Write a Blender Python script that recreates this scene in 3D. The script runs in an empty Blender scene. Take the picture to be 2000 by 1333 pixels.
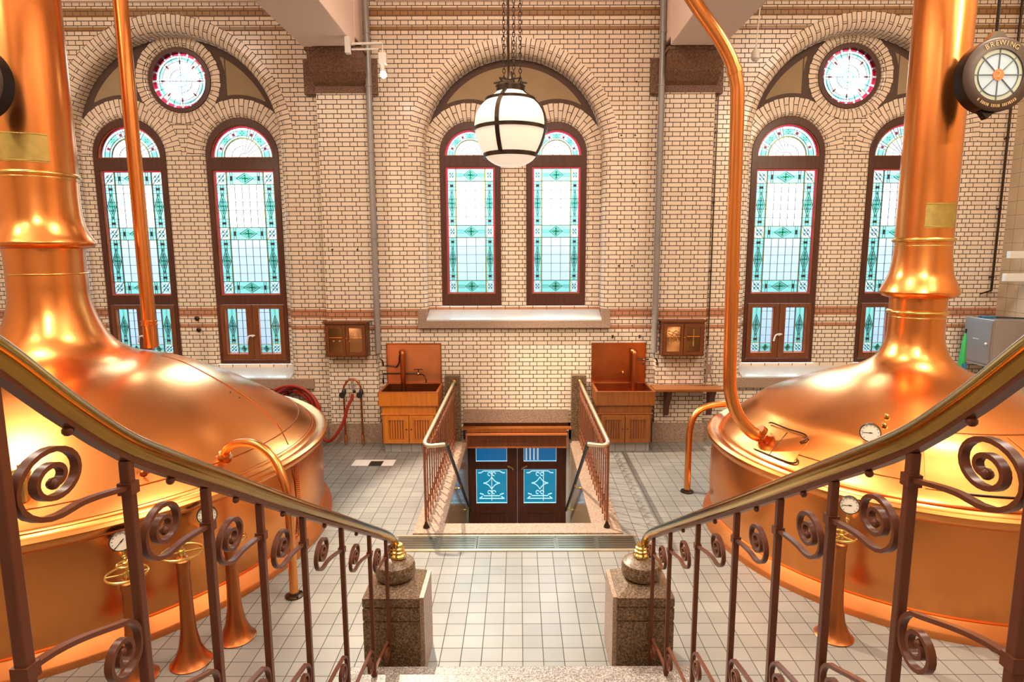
import bpy, math, random
from mathutils import Vector
from mathutils.geometry import tessellate_polygon
random.seed(7)
PI = math.pi
scn = bpy.context.scene
COL = scn.collection
LOC = {}

# ------------------------------------------------------------------ materials
def nt(name):
    m = bpy.data.materials.new(name); m.use_nodes = True
    t = m.node_tree; b = t.nodes.get('Principled BSDF')
    return m, t, b
def L(t, a, b): t.links.new(a, b)
def node(t, ty, **kw):
    n = t.nodes.new(ty)
    for k, v in kw.items(): setattr(n, k, v)
    return n
def col(c): return (c[0], c[1], c[2], 1.0)
def simple(name, c, rough=.5, metal=0., spec=.5, var=0., vscale=8., coat=0., emit=None, estr=0., rvar=0., stretch=(1,1,1), bump=0., bscale=20.):
    m, t, b = nt(name)
    b.inputs['Base Color'].default_value = col(c)
    b.inputs['Roughness'].default_value = rough
    b.inputs['Metallic'].default_value = metal
    b.inputs['Specular IOR Level'].default_value = spec
    b.inputs['Coat Weight'].default_value = coat
    if emit:
        b.inputs['Emission Color'].default_value = col(emit); b.inputs['Emission Strength'].default_value = estr
    if var or rvar or bump:
        tc = node(t, 'ShaderNodeTexCoord'); mp = node(t, 'ShaderNodeMapping'); mp.inputs['Scale'].default_value = stretch
        L(t, tc.outputs['Object'], mp.inputs['Vector'])
        nz = node(t, 'ShaderNodeTexNoise'); nz.inputs['Scale'].default_value = vscale; nz.inputs['Detail'].default_value = 5
        L(t, mp.outputs[0], nz.inputs['Vector'])
        if var:
            mx = node(t, 'ShaderNodeMix', data_type='RGBA')
            mx.inputs[6].default_value = col([max(0, x*(1-var)) for x in c]); mx.inputs[7].default_value = col([min(1, x*(1+var)) for x in c])
            L(t, nz.outputs['Fac'], mx.inputs[0]); L(t, mx.outputs[2], b.inputs['Base Color'])
        if rvar:
            r = node(t, 'ShaderNodeMapRange'); r.inputs[1].default_value = .3; r.inputs[2].default_value = .7
            r.inputs[3].default_value = max(.02, rough-rvar); r.inputs[4].default_value = rough+rvar
            L(t, nz.outputs['Fac'], r.inputs[0]); L(t, r.outputs[0], b.inputs['Roughness'])
        if bump:
            n2 = node(t, 'ShaderNodeTexNoise'); n2.inputs['Scale'].default_value = bscale; n2.inputs['Detail'].default_value = 2
            L(t, mp.outputs[0], n2.inputs['Vector'])
            bp = node(t, 'ShaderNodeBump'); bp.inputs['Strength'].default_value = bump; bp.inputs['Distance'].default_value = .02
            L(t, n2.outputs['Fac'], bp.inputs['Height']); L(t, bp.outputs[0], b.inputs['Normal'])
    return m

def brick_mat(name, bands=True, c1=(.92, .77, .62), c2=(.84, .68, .53), squash=.5):
    m, t, b = nt(name)
    uv = node(t, 'ShaderNodeUVMap'); uv.uv_map = 'UVMap'
    br = node(t, 'ShaderNodeTexBrick')
    br.offset = .5; br.offset_frequency = 2; br.squash = squash; br.squash_frequency = 2
    br.inputs['Scale'].default_value = 1; br.inputs['Brick Width'].default_value = .215; br.inputs['Row Height'].default_value = .0646
    br.inputs['Mortar Size'].default_value = .0056; br.inputs['Mortar Smooth'].default_value = .15; br.inputs['Bias'].default_value = -.1
    br.inputs['Color1'].default_value = col(c1); br.inputs['Color2'].default_value = col(c2); br.inputs['Mortar'].default_value = col((.075, .04, .022))
    L(t, uv.outputs[0], br.inputs['Vector'])
    out = br.outputs['Color']
    if bands:
        tc = node(t, 'ShaderNodeTexCoord'); sp = node(t, 'ShaderNodeSeparateXYZ'); L(t, tc.outputs['Object'], sp.inputs[0])
        def band(lo, hi):
            a = node(t, 'ShaderNodeMath', operation='GREATER_THAN'); a.inputs[1].default_value = lo; L(t, sp.outputs['Z'], a.inputs[0])
            c = node(t, 'ShaderNodeMath', operation='LESS_THAN'); c.inputs[1].default_value = hi; L(t, sp.outputs['Z'], c.inputs[0])
            d = node(t, 'ShaderNodeMath', operation='MULTIPLY'); L(t, a.outputs[0], d.inputs[0]); L(t, c.outputs[0], d.inputs[1])
            return d.outputs[0]
        nz = node(t, 'ShaderNodeTexNoise'); nz.inputs['Scale'].default_value = 9; L(t, tc.outputs['Object'], nz.inputs['Vector'])
        def overlay(out, lo, hi, ca, cb):
            fac = band(lo, hi)
            cm = node(t, 'ShaderNodeMix', data_type='RGBA'); cm.inputs[6].default_value = col(ca); cm.inputs[7].default_value = col(cb)
            L(t, nz.outputs['Fac'], cm.inputs[0])
            mm = node(t, 'ShaderNodeMix', data_type='RGBA'); L(t, br.outputs['Fac'], mm.inputs[0]); L(t, cm.outputs[2], mm.inputs[6]); mm.inputs[7].default_value = col((.14, .07, .04))
            mx = node(t, 'ShaderNodeMix', data_type='RGBA'); L(t, fac, mx.inputs[0]); L(t, out, mx.inputs[6]); L(t, mm.outputs[2], mx.inputs[7])
            return mx.outputs[2]
        out = overlay(out, 1.906, 2.04, (.46, .20, .11), (.62, .30, .18))
        out = overlay(out, 1.727, 1.79, (.46, .20, .11), (.62, .30, .18))
        out = overlay(out, 6.185, 6.305, (.30, .15, .06), (.42, .24, .10))
        out = overlay(out, 5.995, 6.056, (.30, .15, .06), (.42, .24, .10))
    L(t, out, b.inputs['Base Color'])
    rr = node(t, 'ShaderNodeMapRange'); rr.inputs[3].default_value = .24; rr.inputs[4].default_value = .8
    L(t, br.outputs['Fac'], rr.inputs[0]); L(t, rr.outputs[0], b.inputs['Roughness'])
    bp = node(t, 'ShaderNodeBump'); bp.invert = True; bp.inputs['Strength'].default_value = .5; bp.inputs['Distance'].default_value = .004
    L(t, br.outputs['Fac'], bp.inputs['Height']); L(t, bp.outputs[0], b.inputs['Normal'])
    return m

def tile_mat(name, size, c1, c2, mortar, off, ms=.0034, rough=.35, axes='xy'):
    m, t, b = nt(name)
    tc = node(t, 'ShaderNodeTexCoord')
    sp = node(t, 'ShaderNodeSeparateXYZ'); L(t, tc.outputs['Object'], sp.inputs[0])
    cb = node(t, 'ShaderNodeCombineXYZ')
    L(t, sp.outputs[axes[0].upper()], cb.inputs[0]); L(t, sp.outputs[axes[1].upper()], cb.inputs[1])
    mp = node(t, 'ShaderNodeMapping'); mp.inputs['Location'].default_value = (-off[0], -off[1], 0); L(t, cb.outputs[0], mp.inputs[0])
    br = node(t, 'ShaderNodeTexBrick'); br.offset = 0; br.squash = 1
    br.inputs['Scale'].default_value = 1; br.inputs['Brick Width'].default_value = size; br.inputs['Row Height'].default_value = size
    br.inputs['Mortar Size'].default_value = ms; br.inputs['Mortar Smooth'].default_value = .2
    br.inputs['Color1'].default_value = col(c1); br.inputs['Color2'].default_value = col(c2); br.inputs['Mortar'].default_value = col(mortar)
    L(t, mp.outputs[0], br.inputs['Vector'])
    nz = node(t, 'ShaderNodeTexNoise'); nz.inputs['Scale'].default_value = 1.6; nz.inputs['Detail'].default_value = 4; L(t, tc.outputs['Object'], nz.inputs['Vector'])
    r = node(t, 'ShaderNodeMapRange'); r.inputs[1].default_value = .3; r.inputs[2].default_value = .7; r.inputs[3].default_value = .86; r.inputs[4].default_value = 1.06; L(t, nz.outputs['Fac'], r.inputs[0])
    mx = node(t, 'ShaderNodeMix', data_type='RGBA', blend_type='MULTIPLY'); mx.inputs[0].default_value = 1
    L(t, br.outputs['Color'], mx.inputs[6]); L(t, r.outputs[0], mx.inputs[7]); L(t, mx.outputs[2], b.inputs['Base Color'])
    r2 = node(t, 'ShaderNodeMapRange'); r2.inputs[3].default_value = rough; r2.inputs[4].default_value = .85; L(t, br.outputs['Fac'], r2.inputs[0]); L(t, r2.outputs[0], b.inputs['Roughness'])
    bp = node(t, 'ShaderNodeBump'); bp.invert = True; bp.inputs['Strength'].default_value = .4; bp.inputs['Distance'].default_value = .003
    L(t, br.outputs['Fac'], bp.inputs['Height']); L(t, bp.outputs[0], b.inputs['Normal'])
    return m

def granite(name, a, b_, c=None, scale=90, rough=.4):
    m, t, b = nt(name)
    tc = node(t, 'ShaderNodeTexCoord')
    nz = node(t, 'ShaderNodeTexNoise'); nz.inputs['Scale'].default_value = scale; nz.inputs['Detail'].default_value = 3; nz.inputs['Roughness'].default_value = .7
    L(t, tc.outputs['Object'], nz.inputs['Vector'])
    cr = node(t, 'ShaderNodeValToRGB'); cr.color_ramp.elements[0].position = .38; cr.color_ramp.elements[0].color = col(a)
    cr.color_ramp.elements[1].position = .62; cr.color_ramp.elements[1].color = col(b_)
    if c: e = cr.color_ramp.elements.new(.5); e.color = col(c)
    L(t, nz.outputs['Fac'], cr.inputs[0]); L(t, cr.outputs[0], b.inputs['Base Color'])
    b.inputs['Roughness'].default_value = rough
    return m

def copper_mat(name, a, b_, rough, rvar, scale=2.5, bump=.12, bscale=2.2):
    m, t, b = nt(name)
    tc = node(t, 'ShaderNodeTexCoord')
    nz = node(t, 'ShaderNodeTexNoise'); nz.inputs['Scale'].default_value = scale; nz.inputs['Detail'].default_value = 2; nz.inputs['Roughness'].default_value = .5
    L(t, tc.outputs['Object'], nz.inputs['Vector'])
    mr = node(t, 'ShaderNodeMapRange'); mr.inputs[1].default_value = .15; mr.inputs[2].default_value = .85; L(t, nz.outputs['Fac'], mr.inputs[0])
    mx = node(t, 'ShaderNodeMix', data_type='RGBA'); mx.inputs[6].default_value = col(a); mx.inputs[7].default_value = col(b_)
    L(t, mr.outputs[0], mx.inputs[0]); L(t, mx.outputs[2], b.inputs['Base Color'])
    r2 = node(t, 'ShaderNodeMapRange'); r2.inputs[3].default_value = rough-rvar; r2.inputs[4].default_value = rough+rvar; L(t, mr.outputs[0], r2.inputs[0]); L(t, r2.outputs[0], b.inputs['Roughness'])
    b.inputs['Metallic'].default_value = 1
    n2 = node(t, 'ShaderNodeTexNoise'); n2.inputs['Scale'].default_value = bscale; n2.inputs['Detail'].default_value = 0; L(t, tc.outputs['Object'], n2.inputs['Vector'])
    bp = node(t, 'ShaderNodeBump'); bp.inputs['Strength'].default_value = bump; bp.inputs['Distance'].default_value = .05
    L(t, n2.outputs['Fac'], bp.inputs['Height']); L(t, bp.outputs[0], b.inputs['Normal'])
    return m

def glass_tint(name, c, gloss=.06):
    m = bpy.data.materials.new(name); m.use_nodes = True; t = m.node_tree; t.nodes.clear()
    o = node(t, 'ShaderNodeOutputMaterial'); tr = node(t, 'ShaderNodeBsdfTransparent'); tr.inputs[0].default_value = col(c)
    g = node(t, 'ShaderNodeBsdfGlossy'); g.inputs['Roughness'].default_value = .15; g.inputs[0].default_value = (1, 1, 1, 1)
    mx = node(t, 'ShaderNodeMixShader'); mx.inputs[0].default_value = gloss
    L(t, tr.outputs[0], mx.inputs[1]); L(t, g.outputs[0], mx.inputs[2]); L(t, mx.outputs[0], o.inputs[0])
    return m

def wood_mat(name, a, b_, rough=.35, axis=2, coat=.2):
    m, t, b = nt(name)
    tc = node(t, 'ShaderNodeTexCoord'); mp = node(t, 'ShaderNodeMapping'); s = [14, 14, 14]; s[axis] = 1.2
    mp.inputs['Scale'].default_value = s; L(t, tc.outputs['Object'], mp.inputs[0])
    nz = node(t, 'ShaderNodeTexNoise'); nz.inputs['Scale'].default_value = 2.5; nz.inputs['Detail'].default_value = 6; L(t, mp.outputs[0], nz.inputs['Vector'])
    mr = node(t, 'ShaderNodeMapRange'); mr.inputs[1].default_value = .3; mr.inputs[2].default_value = .7; L(t, nz.outputs['Fac'], mr.inputs[0])
    mx = node(t, 'ShaderNodeMix', data_type='RGBA'); mx.inputs[6].default_value = col(a); mx.inputs[7].default_value = col(b_)
    L(t, mr.outputs[0], mx.inputs[0]); L(t, mx.outputs[2], b.inputs['Base Color'])
    b.inputs['Roughness'].default_value = rough; b.inputs['Coat Weight'].default_value = coat
    return m

MAT = {}
MAT['brick'] = brick_mat('cream_glazed_brick')
MAT['vouss'] = brick_mat('cream_glazed_arch_brick', bands=False, squash=1.0)
MAT['floor'] = tile_mat('floor_tiles', .148, (.275, .262, .24), (.225, .215, .20), (.06, .052, .045), (.020, 5.437))
MAT['walltile'] = tile_mat('square_wall_tiles', .2, (.74, .60, .42), (.70, .56, .38), (.30, .22, .14), (0, 0), axes='yz', ms=.003, rough=.3)
MAT['whitetile'] = tile_mat('white_plinth_tiles', .15, (.42, .39, .37), (.34, .31, .30), (.1, .09, .08), (.02, 0), axes='xz')
MAT['plaster'] = simple('tan_plaster', (.40, .29, .17), .85, var=.12, vscale=5)
MAT['dbrown'] = simple('brown_painted_band', (.105, .060, .045), .7, var=.1)
MAT['paint'] = simple('cream_pink_paint', (.92, .73, .65), .7, var=.03, vscale=2)
MAT['ceilpaint'] = simple('cream_ceiling_paint', (.80, .66, .54), .75)
MAT['granite'] = granite('pink_granite', (.25, .155, .105), (.48, .35, .26), (.35, .235, .17), 70)
MAT['granite_dark'] = granite('brown_granite', (.06, .032, .016), (.27, .17, .09), (.14, .085, .042), 75)
MAT['granite_corbel'] = granite('red_brown_granite', (.11, .05, .03), (.30, .16, .10), (.19, .095, .06), 60, .6)
MAT['granite_grey'] = granite('speckled_grey_granite', (.08, .065, .06), (.46, .41, .38), (.25, .22, .20), 110)
MAT['marble'] = simple('veined_tan_stone', (.40, .28, .16), .18, var=.35, vscale=2.2, stretch=(1, 1, .6))
MAT['slate'] = simple('polished_sill_stone', (.62, .63, .64), .12, var=.1, vscale=3)
MAT['copper'] = copper_mat('polished_copper', (.76, .27, .072), (.83, .33, .10), .25, .02, scale=1.2, bump=.03, bscale=.9)
MAT['copper_pipe'] = copper_mat('copper_pipe_metal', (.74, .27, .075), (.82, .33, .10), .24, .03, bump=.01)
MAT['copper_dark'] = copper_mat('aged_copper', (.36, .11, .032), (.50, .17, .055), .34, .06, bump=.03)
MAT['copper_ring'] = copper_mat('dull_base_copper', (.62, .21, .06), (.72, .28, .09), .42, .04, bump=.02)
MAT['copper_sheet'] = copper_mat('dull_copper_sheet', (.60, .24, .10), (.78, .36, .17), .45, .08, scale=4, bump=.1)
MAT['brass'] = simple('brass', (.72, .47, .14), .24, 1., rvar=.05, vscale=12)
MAT['brass_rail'] = simple('worn_brass_rail', (.36, .215, .05), .15, 1., var=.35, vscale=6, rvar=.04)
MAT['iron'] = simple('brown_painted_iron', (.115, .036, .018), .30, .0, spec=.30, var=.12, vscale=20)
MAT['iron_red'] = simple('red_brown_painted_iron', (.24, .075, .03), .38, .0, var=.15, vscale=20, coat=.05)
MAT['black'] = simple('black_metal', (.018, .013, .011), .35, .6)
MAT['bronze'] = simple('dark_bronze', (.06, .045, .035), .3, .9)
MAT['handrail_pale'] = simple('pale_worn_brass', (.66, .56, .38), .3, .75, var=.15, vscale=15)
MAT['white'] = simple('white_enamel', (.85, .82, .78), .35)
MAT['dial'] = simple('white_dial', (.86, .80, .70), .4)
MAT['steel'] = simple('brushed_steel', (.40, .34, .32), .36, .55, var=.1, vscale=3)
MAT['grate'] = simple('drain_metal', (.20, .18, .14), .3, .9, var=.5, vscale=2.5)
MAT['greypipe'] = simple('grey_painted_pipe', (.30, .28, .27), .35, .2, var=.08, vscale=4)
MAT['wood'] = wood_mat('reddish_brown_frame_wood', (.060, .016, .011), (.10, .028, .015), coat=.1)
MAT['wood_case'] = wood_mat('sunlit_casement_wood', (.13, .038, .014), (.20, .065, .022), coat=.1)  # more orange than the frames: sunlight painted into the casement colour
MAT['wood_lip'] = wood_mat('orange_bead_wood', (.34, .095, .028), (.42, .13, .04), coat=.05)
MAT['wood_light'] = wood_mat('orange_varnished_wood', (.50, .135, .010), (.62, .20, .022), coat=.05)
MAT['wood_mid'] = wood_mat('brown_varnished_wood', (.22, .062, .010), (.31, .10, .020), coat=.05)
MAT['wood_dark'] = wood_mat('dark_door_wood', (.075, .018, .006), (.14, .036, .011), coat=.05)
MAT['wood_box'] = wood_mat('mahogany_box_wood', (.085, .022, .006), (.15, .042, .010), coat=.05)
MAT['boxglass'] = simple('dark_cabinet_glass', (.05, .022, .008), .06, spec=.8)
MAT['hose'] = simple('red_rubber_hose', (.36, .025, .012), .4, var=.15, vscale=10)
MAT['rubber'] = simple('black_rubber', (.015, .015, .017), .45)
MAT['globe'] = simple('opal_glass', (.88, .78, .68), .18, emit=(1, .80, .62), estr=.35)
MAT['bulb'] = simple('lit_bulb', (1, 1, 1), .5, emit=(1, .95, .86), estr=30)
MAT['sign_face'] = simple('bronze_sign_face', (.062, .035, .024), .42, .2, var=.15, vscale=6)
MAT['sign_glass'] = simple('pale_blue_sign_glass', (.42, .52, .58), .2, emit=(.78, .9, 1.), estr=.10)
MAT['sign_glass_rim'] = simple('pale_cream_sign_glass', (.44, .48, .35), .2, emit=(.9, .95, .75), estr=.08)
MAT['gold'] = simple('gold_letter', (.50, .34, .14), .4, .2)
MAT['plate'] = simple('brass_name_plate', (.52, .40, .13), .36, 1., var=.3, vscale=14)
MAT['orange'] = simple('orange_red_roundel', (.75, .13, .03), .4, emit=(.9, .15, .03), estr=.25)
MAT['lead'] = simple('dark_lead_line', (.10, .12, .14), .5, .3)
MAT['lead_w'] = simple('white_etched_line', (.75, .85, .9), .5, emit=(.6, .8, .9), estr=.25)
MAT['green'] = simple('green_plastic', (.02, .42, .10), .4)
MAT['teal'] = simple('blue_plastic', (.02, .16, .30), .4)
MAT['hole'] = simple('dark_recess', (.02, .014, .01), .8)
for k, c in dict(white=(.96, .98, 1.), teal=(.28, .72, .62), pale=(.62, .90, .86), red=(.60, .012, .045), ochre=(.55, .38, .05),
                 green=(.05, .42, .22), blue=(.16, .45, .62), dred=(.22, .015, .03), mint=(.55, .85, .70), sky=(.60, .74, .93), doorblue=(.02, .42, .62), doorblue2=(.01, .20, .45)).items():
    MAT['g_'+k] = glass_tint('stained_glass_'+k, [x*(.84 if k not in ('white',) else 1) for x in c])

# ------------------------------------------------------------------ mesh builder
class M:
    def __init__(s): s.v = []; s.f = []; s.m = []; s.uv = []; s.sm = []; s.mats = []
    def mi(s, mat):
        if mat not in s.mats: s.mats.append(mat)
        return s.mats.index(mat)
    def face(s, idx, mat, uv=None, smooth=False):
        s.f.append(tuple(idx)); s.m.append(s.mi(mat)); s.sm.append(smooth)
        if uv is None:
            p = [s.v[i] for i in idx]
            n = (Vector(p[1])-Vector(p[0])).cross(Vector(p[2])-Vector(p[0]))
            a = [abs(x) for x in n]
            if a[1] >= a[0] and a[1] >= a[2]: uv = [(q[0], q[2]) for q in p]
            elif a[0] >= a[2]: uv = [(q[1], q[2]) for q in p]
            else: uv = [(q[0], q[1]) for q in p]
        s.uv.append(uv)
    def add(s, pts):
        i = len(s.v); s.v.extend([tuple(p) for p in pts]); return list(range(i, i+len(pts)))
    def poly(s, pts, mat, uv=None): s.face(s.add(pts), mat, uv); return s
    def box(s, x0, x1, y0, y1, z0, z1, mat):
        a = s.add([(x0,y0,z0),(x1,y0,z0),(x1,y1,z0),(x0,y1,z0),(x0,y0,z1),(x1,y0,z1),(x1,y1,z1),(x0,y1,z1)])
        for f in ((0,3,2,1),(4,5,6,7),(0,1,5,4),(1,2,6,5),(2,3,7,6),(3,0,4,7)): s.face([a[i] for i in f], mat)
        return s
    def bar(s, a, b, w, h, mat, up=(0,0,1)):
        a, b = Vector(a), Vector(b); d = (b-a).normalized(); u = Vector(up)
        if abs(d.dot(u)) > .98: u = Vector((0,1,0))
        x = d.cross(u).normalized(); y = x.cross(d)
        r = []
        for p in (a, b):
            for sx, sy in ((-1,-1),(1,-1),(1,1),(-1,1)): r.append(p+x*sx*w/2+y*sy*h/2)
        i = s.add(r)
        for f in ((0,1,2,3),(7,6,5,4),(0,4,5,1),(1,5,6,2),(2,6,7,3),(3,7,4,0)): s.face([i[k] for k in f][::-1], mat)
        return s
    def prism(s, pts, y0, y1, mat, axis='y'):
        # pts (a,b) polygon extruded along axis
        def P(a, b, c): return (a, c, b) if axis == 'y' else ((c, a, b) if axis == 'x' else (a, b, c))
        n = len(pts); i0 = s.add([P(a,b,y0) for a,b in pts]); i1 = s.add([P(a,b,y1) for a,b in pts])
        s.face(i0, mat); s.face(i1[::-1], mat)
        for k in range(n): s.face([i0[k], i1[k], i1[(k+1)%n], i0[(k+1)%n]], mat)
        return s
    def lathe(s, prof, c, mat, n=32, axis='z', smooth=True, a0=0, a1=2*PI, cap=True):
        full = abs(a1-a0-2*PI) < 1e-6; nn = n if full else n+1
        rings = []
        for r, z in prof:
            ring = []
            for k in range(nn):
                a = a0+(a1-a0)*k/n; ca, sa = math.cos(a)*r, math.sin(a)*r
                p = (c[0]+ca, c[1]+sa, c[2]+z) if axis == 'z' else ((c[0]+ca, c[1]+z, c[2]+sa) if axis == 'y' else (c[0]+z, c[1]+ca, c[2]+sa))
                ring.append(p)
            rings.append(s.add(ring))
        for i in range(len(rings)-1):
            for k in range(n):
                k2 = (k+1) % nn
                s.face([rings[i][k], rings[i][k2], rings[i+1][k2], rings[i+1][k]], mat, smooth=smooth)
        if cap and full:
            if prof[0][0] > 1e-4: s.face(rings[0][::-1], mat)
            if prof[-1][0] > 1e-4: s.face(rings[-1], mat)
        return s
    def tube(s, path, r, mat, n=10, closed=False, rad=None, prof=None, up=None, cap=True, smooth=True):
        P = [Vector(p) for p in path]; N = len(P)
        T = []
        for i in range(N):
            if closed: t = P[(i+1)%N]-P[i-1]
            else: t = P[min(i+1,N-1)]-P[max(i-1,0)]
            T.append(t.normalized() if t.length > 1e-9 else Vector((0,0,1)))
        if up is not None: x = Vector(up)
        else:
            x = Vector((0,0,1)) if abs(T[0].z) < .9 else Vector((1,0,0))
        rings = []
        for i in range(N):
            t = T[i]
            x = (x - t*x.dot(t))
            x = x.normalized() if x.length > 1e-6 else t.orthogonal().normalized()
            y = t.cross(x)
            rr = rad[i] if rad else 1.
            if prof: ring = [P[i]+x*a*rr+y*b*rr for a, b in prof]
            else: ring = [P[i]+(x*math.cos(2*PI*k/n)+y*math.sin(2*PI*k/n))*r*rr for k in range(n)]
            rings.append(s.add(ring))
            if up is not None: x = Vector(up)
        nn = len(rings[0])
        for i in range(N if closed else N-1):
            a, b = rings[i], rings[(i+1)%N]
            for k in range(nn):
                s.face([a[k], b[k], b[(k+1)%nn], a[(k+1)%nn]][::-1], mat, smooth=smooth and not (prof and nn <= 6))
        if cap and not closed: s.face(rings[0], mat); s.face(rings[-1][::-1], mat)
        return s
    def ball(s, c, r, mat, n=12, m=8, sq=(1,1,1)):
        prof = [(max(1e-5, math.sin(PI*i/m))*r, -math.cos(PI*i/m)*r) for i in range(m+1)]
        i0 = len(s.v); s.lathe(prof, (0,0,0), mat, n)
        for i in range(i0, len(s.v)): s.v[i] = tuple(c[k]+s.v[i][k]*sq[k] for k in range(3))
        return s
    def slab(s, outer, holes, y0, y1, mat, side=None, back=True, axis='y', sides=True):
        # (x,z) outlines; front face at y0
        def P(a, c): return (a[0], c, a[1]) if axis == 'y' else ((c, a[0], a[1]) if axis == 'x' else (a[0], a[1], c))
        loops = [list(outer)]+[list(h) for h in holes]
        tri = tessellate_polygon([[Vector((a, b, 0)) for a, b in lp] for lp in loops])
        flat = [p for lp in loops for p in lp]
        i0 = s.add([P(p, y0) for p in flat])
        for t in tri: s.face([i0[k] for k in t], mat)
        if y1 is None: return s
        i1 = s.add([P(p, y1) for p in flat])
        if back:
            for t in tri: s.face([i1[k] for k in t][::-1], mat)
        if sides:
            o = 0
            for lp in loops:
                n = len(lp)
                for k in range(n):
                    a, b = o+k, o+(k+1) % n
                    s.face([i0[a], i1[a], i1[b], i0[b]], side or mat)
                o += n
        return s
    def sweep(s, path, normals, vs, secs, mat, closed=False, smooth=True):
        # secs: (offset along normal, y, u)
        cols = []
        for (o, y, u) in secs: cols.append(s.add([(p[0]+nm[0]*o, y, p[1]+nm[1]*o) for p, nm in zip(path, normals)]))
        n = len(path)
        for i in range(len(secs)-1):
            for k in range(n if closed else n-1):
                k2 = (k+1) % n; v0 = vs[k]; v1 = vs[k+1] if k+1 < len(vs) else vs[k]+.1
                s.face([cols[i][k], cols[i][k2], cols[i+1][k2], cols[i+1][k]], mat,
                       uv=[(secs[i][2], v0), (secs[i][2], v1), (secs[i+1][2], v1), (secs[i+1][2], v0)], smooth=smooth)
        return s
    def build(s, name, parent=None, bevel=0, sharp=40, loc=None):
        base = Vector(LOC[parent.name]) if parent is not None else Vector(loc or (0,0,0))
        me = bpy.data.meshes.new(name)
        me.from_pydata([tuple(Vector(v)-base) for v in s.v], [], s.f)
        uvl = me.uv_layers.new(name='UVMap')
        k = 0
        flat = [c for f in s.uv for p in f for c in p]
        if len(flat) == 2*len(uvl.data): uvl.data.foreach_set('uv', flat)
        me.polygons.foreach_set('material_index', s.m)
        me.polygons.foreach_set('use_smooth', [True]*len(s.m) if any(s.sm) else s.sm)
        for m in s.mats: me.materials.append(MAT[m])
        me.update()
        if any(s.sm): me.set_sharp_from_angle(angle=math.radians(sharp))
        o = bpy.data.objects.new(name, me); COL.objects.link(o)
        LOC[o.name] = tuple(base)
        if parent is not None: o.parent = parent
        else: o.location = base
        if bevel:
            b = o.modifiers.new('Bevel', 'BEVEL'); b.width = bevel; b.segments = 2; b.limit_method = 'ANGLE'
        return o

def tag(o, label=None, cat=None, group=None, kind=None):
    if label: o['label'] = label
    if cat: o['category'] = cat
    if group: o['group'] = group
    if kind: o['kind'] = kind
    return o
def thing(name, loc, label=None, cat=None, group=None, kind=None):
    o = bpy.data.objects.new(name, None); COL.objects.link(o); o.location = loc; o.empty_display_size = .1
    LOC[o.name] = tuple(loc)
    return tag(o, label, cat, group, kind)
def struct(o, label=None): 
    o['kind'] = 'structure'
    if label: o['label'] = label
    return o
def arc(cx, cz, r, a0, a1, n): return [(cx+r*math.cos(a0+(a1-a0)*k/n), cz+r*math.sin(a0+(a1-a0)*k/n)) for k in range(n+1)]
def archloop(x0, x1, z0, zs, n=32, grow=0, growb=None):
    r = (x1-x0)/2; cx = (x0+x1)/2
    return [(x0-grow, z0-(grow if growb is None else growb)), (x1+grow, z0-(grow if growb is None else growb))]+arc(cx, zs, r+grow, 0, PI, n)
def bez(p0, p1, p2, p3, n=12):
    o = []
    for i in range(n+1):
        t = i/n; o.append(tuple((1-t)**3*a+3*(1-t)**2*t*b+3*(1-t)*t*t*c+t**3*d for a, b, c, d in zip(p0, p1, p2, p3)))
    return o
def smooth_path(pts, n=6):
    # Catmull-Rom
    P = [Vector(p) for p in pts]; P = [2*P[0]-P[1]]+P+[2*P[-1]-P[-2]]; out = []
    for i in range(1, len(P)-2):
        a, b, c, d = P[i-1:i+3]
        for k in range(n):
            t = k/n; out.append(.5*((2*b)+(c-a)*t+(2*a-5*b+4*c-d)*t*t+(3*b-a-3*c+d)*t**3))
    out.append(P[-2]); return out

# ------------------------------------------------------------------ building shell
Y0, YR, YW = 9.17, 9.45, 9.53       # wall face, recess face, window plane
XL, XR, YB, ZC = -8.4, 7.2, -3.6, 6.95
BAYS = [dict(cx=-5.02, cz=4.47, R=1.53, RO=1.76, zb=1.0, wins=[(-6.41, -5.32), (-4.71, -3.62)], w0=1.15, ws=4.335, circ=(-5.02, 5.42)),
        dict(cx=-.075, cz=4.38, R=1.315, RO=1.53, zb=1.88, wins=[(-1.19, -.28), (.12, 1.022)], w0=2.06, ws=4.355, circ=None),
        dict(cx=4.93, cz=4.48, R=1.53, RO=1.76, zb=1.0, wins=[(3.515, 4.61), (5.285, 6.38)], w0=1.15, ws=4.335, circ=(4.90, 5.455))]
RW = .462   # round window frame radius
w = M()
holes = []
rr = .12
for b in BAYS:
    b['x0'], b['x1'] = b['cx']-b['R'], b['cx']+b['R']
    holes.append([(b['x0']-rr, b['zb']), (b['x1']+rr, b['zb'])]+arc(b['cx'], b['cz'], b['R']+rr, 0, PI, 48))
outer = [(XL, 0), (-.87, 0), (-.87, .48), (.76, .48), (.76, 0), (XR, 0), (XR, ZC), (XL, ZC)]
w.slab(outer, holes, Y0, None, 'brick')
def quarter(r, y, n=5):   # rounded arris then straight
    o = []
    for k in range(n+1):
        a = PI/2*k/n; o.append((r*(1-math.sin(a)), y+r*(1-math.cos(a)), -.24+r*a))
    return o
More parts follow.
